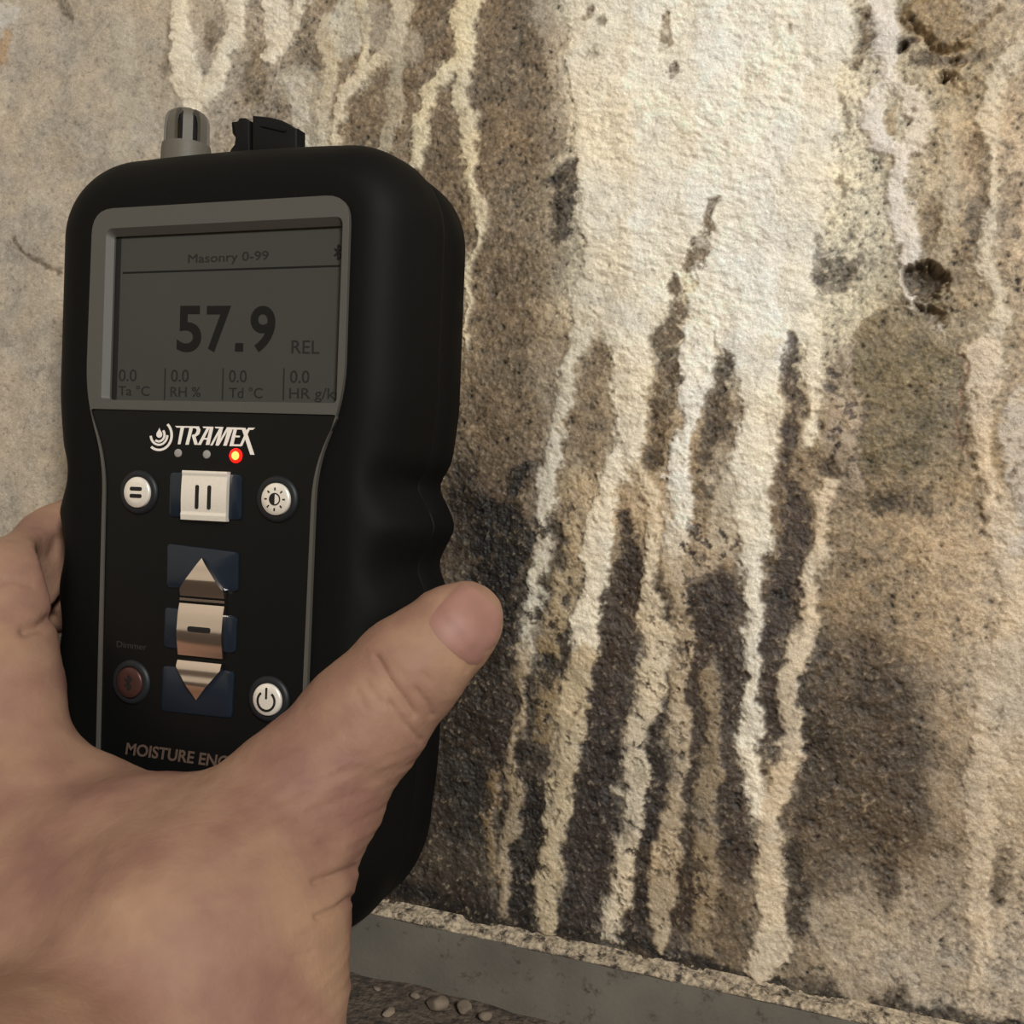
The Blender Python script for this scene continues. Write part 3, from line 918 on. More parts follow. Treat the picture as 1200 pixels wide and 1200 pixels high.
def boot_mesh():
    v, f = loft(FRONT_RINGS, True, False)
    me = mesh_from('rubber_boot', v, f)
    bm = fill_with_holes(FRONT_RINGS[-1][0], [offset(resample(outer, 160), 1.2)], 38.25)
    bmesh.ops.scale(bm, vec=(MM, MM, MM), verts=bm.verts[:])
    bm.from_mesh(me)
    bmesh.ops.remove_doubles(bm, verts=bm.verts[:], dist=1e-6)
    bmesh.ops.recalc_face_normals(bm, faces=bm.faces[:])
    bm.to_mesh(me)
    bm.free()
    return me


link('rubber_boot', boot_mesh(), M_BOOT, meter, angle=50)

N_FACE = 39.4
bm = fill_with_holes(outer, [opening, kp], N_FACE)


def wall_between(bm, a, na, b, nb):
    va = [bm.verts.new((p[0], p[1], na)) for p in a]
    vb = [bm.verts.new((p[0], p[1], nb)) for p in b]
    for i in range(len(a)):
        j = (i + 1) % len(a)
        bm.faces.new((va[i], va[j], vb[j], vb[i]))


wall_between(bm, outer, N_FACE, outer, 37.4)
wall_between(bm, opening, N_FACE, lcd_hole, 37.9)
wall_between(bm, lcd_hole, 37.9, lcd_hole, 36.6)
wall_between(bm, kp, N_FACE, kp, 37.8)
bmesh.ops.remove_doubles(bm, verts=bm.verts[:], dist=1e-4)
bmesh.ops.recalc_face_normals(bm, faces=bm.faces[:])
bmesh.ops.scale(bm, vec=(MM, MM, MM), verts=bm.verts[:])
me = bpy.data.meshes.new('bezel')
bm.to_mesh(me)
bm.free()
bez = link('bezel', me, M_BEZEL, meter, angle=30)
mod = bez.modifiers.new('bevel', 'BEVEL')
mod.width = 0.0004
mod.segments = 2
mod.limit_method = 'ANGLE'
tag(bez, 'grey plastic frame around display and keypad')
N_P = 38.9
panel = slab('keypad_panel', offset(kp, 0.0), 37.5, N_P, M_PANEL)
N_L = 37.2
screen = slab('display', [(-29.0, 18.0 + dv), (33.8, 17.8 + dv), (33.8, 58.0 + dv), (-29.0, 58.0 + dv)], 36.4, N_L, M_LCD)
tag(screen, 'grey liquid crystal display reading 57.9')
slab('gap_strip', [(-29.0, 17.6 + dv), (-27.3, 17.6 + dv), (-27.3, 58.2 + dv), (-29.0, 58.2 + dv)], N_L - .2, N_L + .12, M_SYM, screen)  # black strip drawn in for the dark gap beside the frame


def text_mesh(s, bold=0.0, shear=0.0):
    cu = bpy.data.curves.new('t', 'FONT')
    cu.body = s
    cu.size = 1
    cu.offset = bold
    cu.shear = shear
    cu.resolution_u = 6
    o = bpy.data.objects.new('t', cu)
    COL.objects.link(o)
    dg = bpy.context.evaluated_depsgraph_get()
    dg.update()
    me = bpy.data.meshes.new_from_object(o.evaluated_get(dg))
    bpy.data.objects.remove(o)
    bpy.data.curves.remove(cu)
    v = np.array([tuple(a.co) for a in me.vertices])
    f = [tuple(p.vertices) for p in me.polygons]
    bpy.data.meshes.remove(me)
    return v, f


def prism(v2, faces, n0, n1):
    """front faces plus side walls from a flat triangulation"""
    k = len(v2)
    vs = [(a * MM, b * MM, n1 * MM) for a, b in v2] + [(a * MM, b * MM, n0 * MM) for a, b in v2]
    fs = list(faces)
    edges = {}
    for fa in faces:
        for i in range(len(fa)):
            a, b = fa[i], fa[(i + 1) % len(fa)]
            if (b, a) in edges:
                del edges[(b, a)]
            else:
                edges[(a, b)] = 1
    for a, b in edges:
        fs.append((b, a, a + k, b + k))
    return vs, fs


def lettering(name, s, corners, n, material, parent, bold=0.0, shear=0.0, thick=0.08):
    """text stretched between lower-left, lower-right and upper-left points (px on the plane n)"""
    v, f = text_mesh(s, bold, shear)
    lo, hi = v.min(0), v.max(0)
    t = (v[:, :2] - lo[:2]) / (hi[:2] - lo[:2])
    a, b, c = (uv(x, y, n) for x, y in corners)
    p = a + t[:, :1] * (b - a) + t[:, 1:2] * (c - a)
    return link(name, mesh_from(name, *prism(p, f, n - 0.05, n + thick)), material, parent, smooth=False)


def strip(name, p0, p1, w, n, material, parent, thick=0.08):
    a, b = uv(*p0, n), uv(*p1, n)
    d = (b - a) / np.linalg.norm(b - a)
    q = np.array([-d[1], d[0]]) * w / 2
    return slab(name, [a - q, b - q, b + q, a + q], n - 0.05, n + thick, material, parent)


# --- what the display shows
def D(x, y):                                          # position in the enlarged view of the display -> survey px
    return 120 + x * 290 / 1200, 270 + y * 290 / 1200


L = lambda nm, s, x0, x1, yb, yt, m_=M_INK, bold=0.0, dy=0.0: lettering(nm, s, (D(x0, yb), D(x1, yb + dy), D(x0 + 0.02 * (yb - yt), yt)), N_L, m_, screen, bold)
L('mode_text', 'Masonry 0-99', 416, 805, 172, 116, M_INK2, 0.0, -16)
strip('header_line', D(100, 206), D(1150, 172), 0.42, N_L, M_INK, screen)
for ch, x0, x1 in (('5', 360, 478), ('7', 503, 620), ('9', 716, 836)):
    L('reading_digit', ch, x0, x1, 590, 366, M_INK, 0.022, 1)
slab('reading_digit', [uv(*D(x, y), N_L) for x, y in ((643, 587), (682, 588), (683, 547), (645, 546))], N_L - .05, N_L + .08, M_INK, screen)
L('unit_text', 'REL', 917, 1052, 596, 533, M_INK2, 0.0, 2)
for x, mt in ((80, M_INK2), (333, M_INK2), (614, M_INK2), (910, M_INK2)):
    L('value_text', '0.0', x, x + 85 + (x > 900) * 8, 730 + x * 0.010, 673 + x * 0.006, mt, 0.0, 1)
for s, x0, x1, yb, yt in (('Ta °C', 78, 228, 800, 752), ('RH %', 330, 476, 806, 758), ('Td °C', 614, 776, 812, 760), ('HR g/kg', 906, 1160, 832, 764)):
    L('unit_text', s, x0, x1, yb, yt, M_INK2, 0.0, 2)
for x in (303, 584, 879):
    strip('divider_line', D(x + 2, 668), D(x - 2, 822), 0.3, N_L, M_INK2, screen)


def stroke_poly(pts, w):
    pts = [np.array(p, float) for p in pts]
    le, ri = [], []
    for i, p in enumerate(pts):
        a, b = pts[max(i - 1, 0)], pts[min(i + 1, len(pts) - 1)]
        d = (b - a) / np.linalg.norm(b - a)
        q = np.array([-d[1], d[0]]) * w / 2
        le.append(p + q)
        ri.append(p - q)
    return le + ri[::-1]


def glyph(name, polys, n, material, parent, thick=0.08):
    """several polygons (uv mm) joined into one printed mark"""
    vs, fs = [], []
    for k_, p in enumerate(polys):
        p = np.asarray(p, float)
        ar = np.sum(p[:, 0] * np.roll(p[:, 1], -1) - p[:, 1] * np.roll(p[:, 0], -1))
        if ar < 0:
            p = p[::-1]
        v, f = loft([(p, n - 0.05), (p, n + thick + 0.002 * k_)])
        fs += [tuple(i + len(vs) for i in q) for q in f]
        vs += v
    return link(name, mesh_from(name, vs, fs), material, parent, smooth=False)


def rune(c, h, w):
    """the wireless emblem as strokes"""
    u, v = c
    P = [(u - .26 * h, v + .25 * h), (u + .26 * h, v - .25 * h), (u, v - .5 * h), (u, v + .5 * h), (u + .26 * h, v + .25 * h), (u - .26 * h, v - .25 * h)]
    return [stroke_poly([P[i], P[i + 1]], w) for i in range(5)]


glyph('wireless_symbol', rune(uv(*D(1143, 106), N_L), 3.4, 0.45), N_L, M_INK, screen)

# --- white logo lettering and the drop emblem on the keypad panel
G = lambda x, y: uv(160 + x * 0.125, 485 + y * 0.125, N_P)
letters = [[(362, 113), (380, 129), (585, 131), (590, 118)], [(415, 128), (447, 128), (413, 285), (388, 285)],
           [(498, 130), (530, 130), (490, 289), (460, 289)], [(526, 118), (570, 120), (592, 130), (600, 152), (590, 190), (560, 212), (522, 214), (525, 196), (548, 192), (562, 172), (566, 148), (556, 136), (520, 132)], [(520, 205), (550, 200), (576, 290), (545, 290)],
           [(622, 119), (722, 121), (718, 135), (630, 134)], [(662, 128), (690, 128), (604, 291), (574, 291)], [(690, 128), (722, 128), (684, 291), (650, 291)], [(626, 225), (668, 226), (664, 242), (616, 241)],
           [(736, 121), (816, 123), (812, 137), (744, 136)], [(782, 130), (800, 130), (714, 296), (692, 296)], [(784, 130), (812, 130), (772, 298), (742, 296)], [(850, 126), (874, 126), (772, 298), (752, 298)], [(864, 126), (908, 128), (846, 299), (815, 298)],
           [(872, 126), (1000, 130), (996, 148), (905, 146)], [(912, 146), (942, 146), (906, 302), (873, 301)], [(926, 203), (972, 205), (967, 221), (922, 219)], [(880, 284), (980, 287), (974, 304), (873, 302)],
           [(985, 130), (1022, 132), (1106, 384), (1068, 382)], [(1050, 130), (1113, 131), (1092, 150), (1062, 150), (990, 303), (966, 303), (1034, 152)]]
glyph('logo_lettering', [[G(*p) for p in poly] for poly in letters], N_P, M_WHITE, panel)


def arc(cx, cy, r, a0, a1, w):
    pts = [(cx + r * 0.86 * math.cos(math.radians(a)), cy + r * math.sin(math.radians(a))) for a in np.linspace(a0, a1, 24)]
    return [G(*p) for p in stroke_poly(pts, w)]


emblem = [[G(215 + 27 * math.cos(a) * (1 if math.sin(a) > -0.2 else max(0, 1 - (-math.sin(a) - 0.2) * 1.25)), 196 + (28 if math.sin(a) > 0 else 66) * math.sin(a)) for a in np.linspace(0, 2 * math.pi, 30, endpoint=False)],
          arc(210, 196, 62, -40, 125, 20), arc(212, 200, 90, 0, 176, 20), arc(212, 200, 138, -48, 128, 22)]
glyph('drop_emblem', emblem, N_P, M_WHITE, panel)

lettering('model_lettering', 'MOISTURE ENCOUNTER', ((147, 884), (341, 911), (149, 870)), N_P, M_SHADE_PRINT, panel, 0.02)
lettering('key_lettering', 'Dimmer', ((137, 758), (172, 762), (137, 751)), N_P, mat('faint_print', (40, 36, 33), 0.7), panel)


# --- keys
def disc(c, r, k=40):
    return np.array([(c[0] + r * math.cos(a), c[1] + r * math.sin(a)) for a in np.linspace(0, 2 * math.pi, k, endpoint=False)])


def round_key(px, py, material, polys, label=None):
    c = uv(px, py, N_P + 0.8)
    ring = link('key', mesh_from('key', *loft([(disc(c, 5.4), N_P - .1), (disc(c, 5.3), N_P + 0.35), (disc(c, 4.7), N_P + 0.75), (disc(c, 3.95), N_P + 0.7), (disc(c, 3.9), N_P + 0.2)])), M_RUB, meter, angle=50)
    cap = link('key_cap', mesh_from('key_cap', *loft([(disc(c, 3.7), N_P), (disc(c, 3.7), N_P + .9), (disc(c, 3.45), N_P + 1.12), (disc(c, 2.2), N_P + 1.22), (disc(c, 0.6), N_P + 1.25)])), material, ring, angle=60)
    glyph('key_symbol', polys(c), N_P + 1.27, M_SYM, ring, 0.03)
    if label:
        tag(ring, label)


def bar(c, w, h):
    r = min(w, h) / 2
    return rounded([(c[0] - w / 2, c[1] - h / 2), (c[0] + w / 2, c[1] - h / 2), (c[0] + w / 2, c[1] + h / 2), (c[0] - w / 2, c[1] + h / 2)], r * 0.98, 5)


def sun(c):
    out = [stroke_poly([(c[0] + 1.3 * math.cos(a), c[1] + 1.3 * math.sin(a)) for a in np.linspace(0, 2 * math.pi, 30)], .3)]
    out.append([(c[0] - 1.3 * math.sin(a), c[1] + 1.3 * math.cos(a)) for a in np.linspace(0, math.pi, 16)])
    for k in range(8):
        a = k * math.pi / 4
        out.append(stroke_poly([(c[0] + 2.0 * math.cos(a), c[1] + 2.0 * math.sin(a)), (c[0] + 2.65 * math.cos(a), c[1] + 2.65 * math.sin(a))], .34))
    return out


def power(c):
    return [stroke_poly([(c[0] + 2.2 * math.sin(a), c[1] - .25 + 2.2 * math.cos(a)) for a in np.linspace(math.radians(38), math.radians(322), 30)], .55), bar((c[0], c[1] + 1.5), .5, 2.7)]


round_key(160.5, 577, M_STEEL, lambda c: [bar((c[0], c[1] + .85), 3.4, .95), bar((c[0], c[1] - .85), 3.4, .95)], 'round steel key with two black bars')
round_key(323, 585, M_STEEL, sun, 'round steel key with a sun symbol')
round_key(313, 820, M_STEEL, power, 'round steel key with a power symbol')
round_key(151.5, 800, M_STEEL_SHADE, lambda c: rune(c, 3.6, .5), 'round steel key with a wireless symbol, hand shade in its colour')


def window(px_pts, r=1.0):
    return slab('key_window', resample(rounded([uv(x, y, N_P) for x, y in px_pts], r), 60), N_P - .2, N_P + .55, M_BLUE, meter, 0.5)


def K(x, y):
    return 90 + x * .275, 620 + y * .275


window([(200, 553), (284, 556), (284, 610), (199, 606)])
window([K(388, 60), K(694, 98), K(690, 270), K(386, 250)])
window([K(378, 330), K(686, 372), K(680, 530), K(372, 505)])
window([K(368, 580), K(674, 605), K(664, 808), K(362, 775)])


def curved_key(name, centre, halfw, v_top, v_bot, profile, material):
    """metal key: half-width as a function of height, cross-section profile along v"""
    t = np.linspace(0, 1, 34)
    vs, fs = [], []
    for k in t:
        v = v_top + (v_bot - v_top) * k
        hw = max(0.02, halfw(k))
        n = N_P + profile(k)
        c = centre(k)
        for u, q in ((-hw, N_P + .3), (-hw, n), (hw, n), (hw, N_P + .3)):
            vs.append(((c + u) * MM, v * MM, q * MM))
    for i in range(len(t) - 1):
        for j in range(3):
            fs.append((i * 4 + j, (i + 1) * 4 + j, (i + 1) * 4 + j + 1, i * 4 + j + 1))
    fs += [(0, 1, 2, 3), tuple((len(t) - 1) * 4 + j for j in (3, 2, 1, 0))]
    me = mesh_from(name, vs, fs)
    b_ = bmesh.new()
    b_.from_mesh(me)
    bmesh.ops.recalc_face_normals(b_, faces=b_.faces[:])
    b_.to_mesh(me)
    b_.free()
    return link(name, me, material, meter, angle=35)


NK = N_P + 1.4
a, b, c, d = (uv(x, y, NK) for x, y in ((214, 551), (267, 553), (265.5, 611), (212.5, 609)))
uc = (a[0] + b[0]) / 2
hold = curved_key('hold_key', lambda k: uc - .0 * k, lambda k: (b[0] - a[0]) / 2, (a[1] + b[1]) / 2, (c[1] + d[1]) / 2,
                  lambda k: 1.4 + 0.35 * math.sin(math.pi * k) + (0.18 if k < .08 or k > .86 else 0), M_STEEL)
mid = (uc, (a[1] + d[1]) / 2 - .3)
glyph('key_symbol', [bar((mid[0] - 1.75, mid[1]), 1.0, 5.6), bar((mid[0] + 1.55, mid[1]), 1.0, 5.6)], N_P + 1.76, M_SYM, hold, .04)

tip, sh, base = uv(*K(530, 124), NK), (uv(*K(438, 258), NK) + uv(*K(626, 268), NK)) / 2, (uv(*K(437, 284), NK) + uv(*K(628, 298), NK)) / 2
hw_ = (uv(*K(626, 268), NK) - uv(*K(438, 258), NK))[0] / 2
kk = (tip[1] - sh[1]) / (tip[1] - base[1])
up = curved_key('up_key', lambda k: tip[0] + (sh[0] - tip[0]) * k, lambda k: hw_ * min(1, k / kk), tip[1], base[1], lambda k: .9 + .9 * math.sin(math.pi * (.1 + .8 * k)) + .07 * math.sin(4 * math.pi * k), M_CHROME)
t2, b2 = (uv(*K(437, 292), NK) + uv(*K(627, 307), NK)) / 2, (uv(*K(424, 548), NK) + uv(*K(616, 565), NK)) / 2
mc, mt = (t2[0] + b2[0]) / 2, t2[1]
strips = []
for k0, k1 in ((0.0, 0.045), (0.09, 0.955)):
    f0, f1 = t2[1] + (b2[1] - t2[1]) * k0, t2[1] + (b2[1] - t2[1]) * k1
    o = curved_key('select_key' if k0 else 'key_rib', lambda k: mc, lambda k: hw_ + .1, f0, f1, (lambda k: 0.9 + 1.0 * math.sin(math.pi * (.06 + .88 * k)) + .05 * math.sin(4 * math.pi * k)) if k0 else (lambda k: 1.1), M_CHROME)
    strips.append(o)
glyph('key_symbol', [bar((mc, (f0 + f1) / 2 + .3), 6.2, 1.3)], N_P + 1.95, M_SYM, strips[1], .04)
t3 = (uv(*K(424, 560), NK) + uv(*K(616, 574), NK)) / 2
tip3 = uv(*K(505, 730), NK)
s3 = (uv(*K(424, 590), NK) + uv(*K(616, 600), NK)) / 2
k3 = (t3[1] - s3[1]) / (t3[1] - tip3[1])
curved_key('down_key', lambda k: t3[0] + (tip3[0] - t3[0]) * k, lambda k: hw_ * min(1, (1 - k) / (1 - k3)), t3[1], tip3[1], lambda k: .9 + .9 * math.sin(math.pi * (.1 + .8 * k)) + .07 * math.sin(4 * math.pi * k), M_CHROME)

for i, (px, py) in enumerate(((209, 531), (242.5, 532.5))):
    slab('indicator_light', disc(uv(px, py, N_P), 1.0, 24) * 1.0, N_P - .1, N_P + .3, M_LEDOFF, meter, .2)
c = uv(276.5, 534, N_P)
led = slab('indicator_light', disc(c, 1.7, 28), N_P - .1, N_P + .25, M_LEDGLOW, meter, .2)  # wide glowing disc stands in for the red halo on the panel
tag(led, 'lit red indicator light')
slab('lens', disc(c, 1.0, 24), N_P, N_P + .55, M_LEDON, led, .3)

# --- humidity probe and port cover on top
pu, pv = uv(221, 182, 18)
PR = 5.6


def lathe(profile, k=28, cu=0.0, cv=0.0, cn=0.0):
    """revolve (radius, height) about an axis along v"""
    vs, fs = [], []
    for r, h in profile:
        for a in np.linspace(0, 2 * math.pi, k, endpoint=False):
            vs.append(((cu + r * math.cos(a)) * MM, (cv + h) * MM, (cn + r * math.sin(a)) * MM))
    for i in range(len(profile) - 1):
        for j in range(k):
            q = (j + 1) % k
            fs.append((i * k + j, (i + 1) * k + j, (i + 1) * k + q, i * k + q))
    fs.append(tuple(range(k)))
    fs.append(tuple(range((len(profile) - 1) * k + k - 1, (len(profile) - 1) * k - 1, -1)))
    return vs, fs


PN = 19.0
PB = 96.5                                        # probe rises from inside the boot's top
probe = link('humidity_probe', mesh_from('humidity_probe', *lathe([(6.3, -4), (6.2, 2.4), (6.0, 3.6), (5.3, 3.8), (4.2, 3.8)], 32, pu, PB, PN)), M_PROBE, meter, angle=40)
tag(probe, 'grey slotted humidity probe cap')
for k in range(8):
    a = 2 * math.pi * k / 8 + 0.12
    vs, fs = [], []
    pr = [(5.7, 2.0), (5.75, 4), (5.7, 8), (5.6, 9.6), (5.0, 11.3), (3.6, 12.3), (1.2, 12.7)]
    for r, h in pr:
        da = 0.215 if r > 3 else 0.215 * 3 / max(r, .9) * .55
        for q, rr in ((-da, r), (da, r), (da, r - 1.2 if r > 1.5 else r - .6), (-da, r - 1.2 if r > 1.5 else r - .6)):
            hh = h if rr == r else h - (0.0 if h < 9 else .9)
            vs.append(((pu + rr * math.cos(a + q)) * MM, (PB + hh) * MM, (PN + rr * math.sin(a + q)) * MM))
    for i in range(len(pr) - 1):
        for j in range(4):
            fs.append((i * 4 + j, i * 4 + (j + 1) % 4, (i + 1) * 4 + (j + 1) % 4, (i + 1) * 4 + j))
    fs += [(3, 2, 1, 0), tuple((len(pr) - 1) * 4 + j for j in range(4))]
    link('rib', mesh_from('rib', vs, fs), M_PROBE, probe, angle=50)
link('probe_crown', mesh_from('probe_crown', *lathe([(2.6, 11.6), (2.6, 12.4), (1.8, 12.9), (.4, 13.0)], 20, pu, PB, PN)), M_PROBE, probe, angle=60)
link('probe_core', mesh_from('probe_core', *lathe([(3.2, 3), (3.2, 11.0), (1.0, 11.4)], 24, pu, PB, PN)), M_SYM, probe, angle=50)
link('sensor_plate', mesh_from('sensor_plate', *lathe([(.5, 4.5), (.5, 9.6), (.3, 9.8)], 10, pu - .7, PB, PN + 3.6)), M_GOLD, probe, angle=50)

Q_ = lambda x, y: uv(170 + x / 6, 110 + y / 6, 23)
cover = [Q_(x, y) for x, y in ((748, 440), (748, 152), (800, 150), (870, 158), (950, 178), (1010, 208), (1030, 232), (1068, 238), (1066, 440))]
port = slab('port_cover', cover, 19, 23, M_PORT, meter, 0.8)
tag(port, 'black rubber cover over the socket')
tab = [Q_(x, y) for x, y in ((560, 470), (590, 380), (615, 350), (622, 300), (600, 270), (594, 200), (600, 186), (640, 182), (652, 160), (690, 158), (700, 178), (727, 180), (727, 470))]
slab('cover_tab', tab, 19.5, 22.5, M_PORT, port, 0.6)
slab('cover_hinge', [Q_(x, y) for x, y in ((722, 470), (722, 362), (752, 362), (752, 470))], 17, 21, M_PORT, port)
strip('cover_ridge', (170 + 815 / 6, 110 + 222 / 6), (170 + 990 / 6, 110 + 262 / 6), .5, 23, M_PORT, port, .35)

# ------------------------------------------------------------------ the hand
GX = (-330.0, -62.0)
GH = (2.0, 262.0)
GZ = (-205.0, 20.0)
ST = 1.35
hx, hh_, hz = (np.arange(a, b, ST, dtype=np.float32) for a, b in (GX, GH, GZ))
PX, PH, PZ = np.meshgrid(hx, hh_, hz, indexing='ij')


def cap_sdf(a, ra, b, rb):
    ab = b - a
    L = float(ab @ ab)
    t = np.clip(((PX - a[0]) * ab[0] + (PH - a[1]) * ab[1] + (PZ - a[2]) * ab[2]) / L, 0, 1)
    d = np.sqrt((PX - a[0] - t * ab[0]) ** 2 + (PH - a[1] - t * ab[1]) ** 2 + (PZ - a[2] - t * ab[2]) ** 2)
    return d - (ra + (rb - ra) * t)


def smin(a, b, k):
    h = np.clip(0.5 + 0.5 * (b - a) / k, 0, 1)
    return b + (a - b) * h - k * h * (1 - h)


def chain(pts, k):
    """pts: (px, py, h, r) or ('m', x, h, z, r) in meter mm"""
    P = []
    for q in pts:
        if q[0] == 'm':
            P.append((np.array(q[1:4], float), q[4]))
        else:
            P.append((spot(q[0], q[1], q[2]), q[3]))
    out = None
    for (a, ra), (b, rb) in zip(P[:-1], P[1:]):
        s = cap_sdf(a, ra, b, rb)
        out = s if out is None else smin(out, s, k)
    return out


#HANDDEF
palm = chain([(215, 1290, 92, 26), (212, 1120, 84, 24), (150, 1010, 72, 17)], 6)
palm = smin(palm, chain([(90, 1300, 95, 27), (60, 1120, 84, 23), (20, 980, 72, 16)], 6), 10)
palm = smin(palm, chain([(-60, 1280, 90, 25), (-90, 1100, 78, 20), (-130, 960, 64, 15)], 6), 10)
palm = smin(palm, chain([(-150, 1280, 80, 22), (-210, 1100, 66, 17), (-240, 980, 52, 13)], 6), 10)
palm = smin(palm, chain([(300, 968, 56, 9), (225, 978, 57, 9), (110, 946, 57, 10), (30, 900, 56, 10)], 6), 13)
thumb = chain([(550, 722, 35, 7.6), (530, 738, 38, 9.4), (480, 784, 43, 11.6), (426, 845, 48, 13.2), (362, 928, 55, 15.5), (310, 1020, 64, 17.0), (290, 1130, 74, 17.0), (270, 1290, 86, 17)], 4)
palm = smin(palm, chain([(150, 1285, 90, 28), ('m', -112, 170, -98, 29), ('m', -112, 226, -104, 32)], 6), 8)            # the forearm, out of the picture
index = chain([(20, 985, 70, 15), (2, 815, 58, 12.6), (11, 692, 44, 11.8), ('m', -203, 22, -19, 9.4), ('m', -201.5, 12, -12, 8.0)], 5)
middle = chain([(-110, 1000, 64, 14), (-110, 830, 52, 11.5), ('m', -222, 30, -36, 10.5), ('m', -202, 14, -34, 8.6), ('m', -200, 9, -32, 7.6)], 5)
ring_f = chain([(-200, 1040, 56, 13), (-190, 900, 44, 11), ('m', -222, 26, -60, 10), ('m', -203, 12, -58, 8.2), ('m', -200, 9, -57, 7.4)], 5)
little = chain([(-240, 1090, 48, 12), (-220, 990, 36, 9.5), ('m', -216, 20, -82, 8.8), ('m', -200, 10, -80, 7.2), ('m', -197, 8, -79, 6.6)], 4)
hand = smin(palm, thumb, 15)
hand = np.minimum(np.minimum(smin(hand, index, 7), smin(palm, middle, 7)), np.minimum(smin(palm, ring_f, 7), smin(palm, little, 6)))
# the skin is pressed flat where it touches the meter
qx, qh, qz = np.abs(PX - U0 + 1.2) - (51.2 - 12), np.abs(PH - 23.4) - (20.9 - 12), np.abs(PZ - V0 + 2.2) - (97.4 - 12)
case = np.sqrt(np.maximum(qx, 0) ** 2 + np.maximum(qh, 0) ** 2 + np.maximum(qz, 0) ** 2) + np.minimum(np.maximum(np.maximum(qx, qh), qz), 0) - 12
hand = np.maximum(hand, -(case - 0.7))
del qx, qh, qz, case
#HANDEND


def surface_nets(F):
    nx, ny, nz = F.shape
    S = F < 0
    c8 = [(i, j, k) for i in (0, 1) for j in (0, 1) for k in (0, 1)]
    cnt = np.zeros((nx - 1, ny - 1, nz - 1), np.uint8)
    for i, j, k in c8:
        cnt += S[i:nx - 1 + i, j:ny - 1 + j, k:nz - 1 + k]
    act = np.argwhere((cnt > 0) & (cnt < 8))
    ids = np.full(cnt.shape, -1, np.int32)
    ids[tuple(act.T)] = np.arange(len(act))
    acc = np.zeros((len(act), 3))
    num = np.zeros(len(act))
    for p in c8:
        for ax in range(3):
            if p[ax] == 0:
                q = list(p)
                q[ax] = 1
                fa = F[act[:, 0] + p[0], act[:, 1] + p[1], act[:, 2] + p[2]]
                fb = F[act[:, 0] + q[0], act[:, 1] + q[1], act[:, 2] + q[2]]
                x = (fa < 0) != (fb < 0)
                t = np.where(x, fa / np.where(x, fa - fb, 1), 0)
                pos = np.array(p, float)[None] + np.eye(3)[ax][None] * t[:, None]
                acc[x] += pos[x]
                num[x] += 1
    verts = act + acc / num[:, None]
    faces = []
    for ax in range(3):
        b_, c_ = (ax + 1) % 3, (ax + 2) % 3
        sl0 = [slice(None)] * 3
        sl1 = [slice(None)] * 3
        sl0[ax], sl1[ax] = slice(0, -1), slice(1, None)
        ed = np.argwhere(S[tuple(sl0)] != S[tuple(sl1)])
        ok = (ed[:, b_] > 0) & (ed[:, c_] > 0) & (ed[:, b_] < F.shape[b_] - 1) & (ed[:, c_] < F.shape[c_] - 1)
        ed = ed[ok]
        fl = S[tuple(sl0)][tuple(ed.T)]
        eb, ec = np.eye(3, dtype=int)[b_], np.eye(3, dtype=int)[c_]
        quad = np.stack([ids[tuple((ed - eb - ec).T)], ids[tuple((ed - ec).T)], ids[tuple(ed.T)], ids[tuple((ed - eb).T)]], -1)
        quad[~fl] = quad[~fl][:, ::-1]
        faces.append(quad)
    return verts, np.concatenate(faces)


for ax_ in range(3):                                  # close the skin at the edge of the grid
    e_ = [slice(None)] * 3
    for k_ in (0, -1):
        e_[ax_] = k_
        hand[tuple(e_)] = np.maximum(hand[tuple(e_)], 0.5)
hv, hf = surface_nets(hand)
hv = np.stack([GX[0] + hv[:, 0] * ST, GH[0] + hv[:, 1] * ST, GZ[0] + hv[:, 2] * ST], -1)
del PX, PH, PZ
hf = hf[:, ::-1] if True else hf
hm = mesh_from('hand', world(hv), hf)
for p_ in range(1):
    b_ = bmesh.new()
    b_.from_mesh(hm)
    for _ in range(3):
        bmesh.ops.smooth_vert(b_, verts=b_.verts[:], factor=0.5, use_axis_x=True, use_axis_y=True, use_axis_z=True)
    bmesh.ops.recalc_face_normals(b_, faces=b_.faces[:])
    b_.to_mesh(hm)
    b_.free()


def skin_material():
    M = mat('skin', (150, 118, 100), 0.62, bump=900, bump_mm=0.12, sss=0.12, spec=0.2)
    nt = M.node_tree
    b = nt.nodes['Principled BSDF']
    tc = [n for n in nt.nodes if n.type == 'TEX_COORD'][0]
    n = nt.nodes.new('ShaderNodeTexNoise')
    n.inputs['Scale'].default_value = 55
    n.inputs['Detail'].default_value = 4
    nt.links.new(tc.outputs['Object'], n.inputs['Vector'])
    r = nt.nodes.new('ShaderNodeValToRGB')
    r.color_ramp.elements[0].position, r.color_ramp.elements[1].position = 0.32, 0.68
    r.color_ramp.elements[0].color = list(lin((130, 95, 83))) + [1]
    r.color_ramp.elements[1].color = list(lin((160, 127, 103))) + [1]
    nt.links.new(n.outputs['Fac'], r.inputs['Fac'])
    nt.links.new(r.outputs['Color'], b.inputs['Base Color'])
    return M


M_SKIN = skin_material()
hand_ob = link('hand', hm, M_SKIN)
tag(hand_ob, 'bare left hand of a person gripping the black moisture meter, thumb up its right side', 'hand')

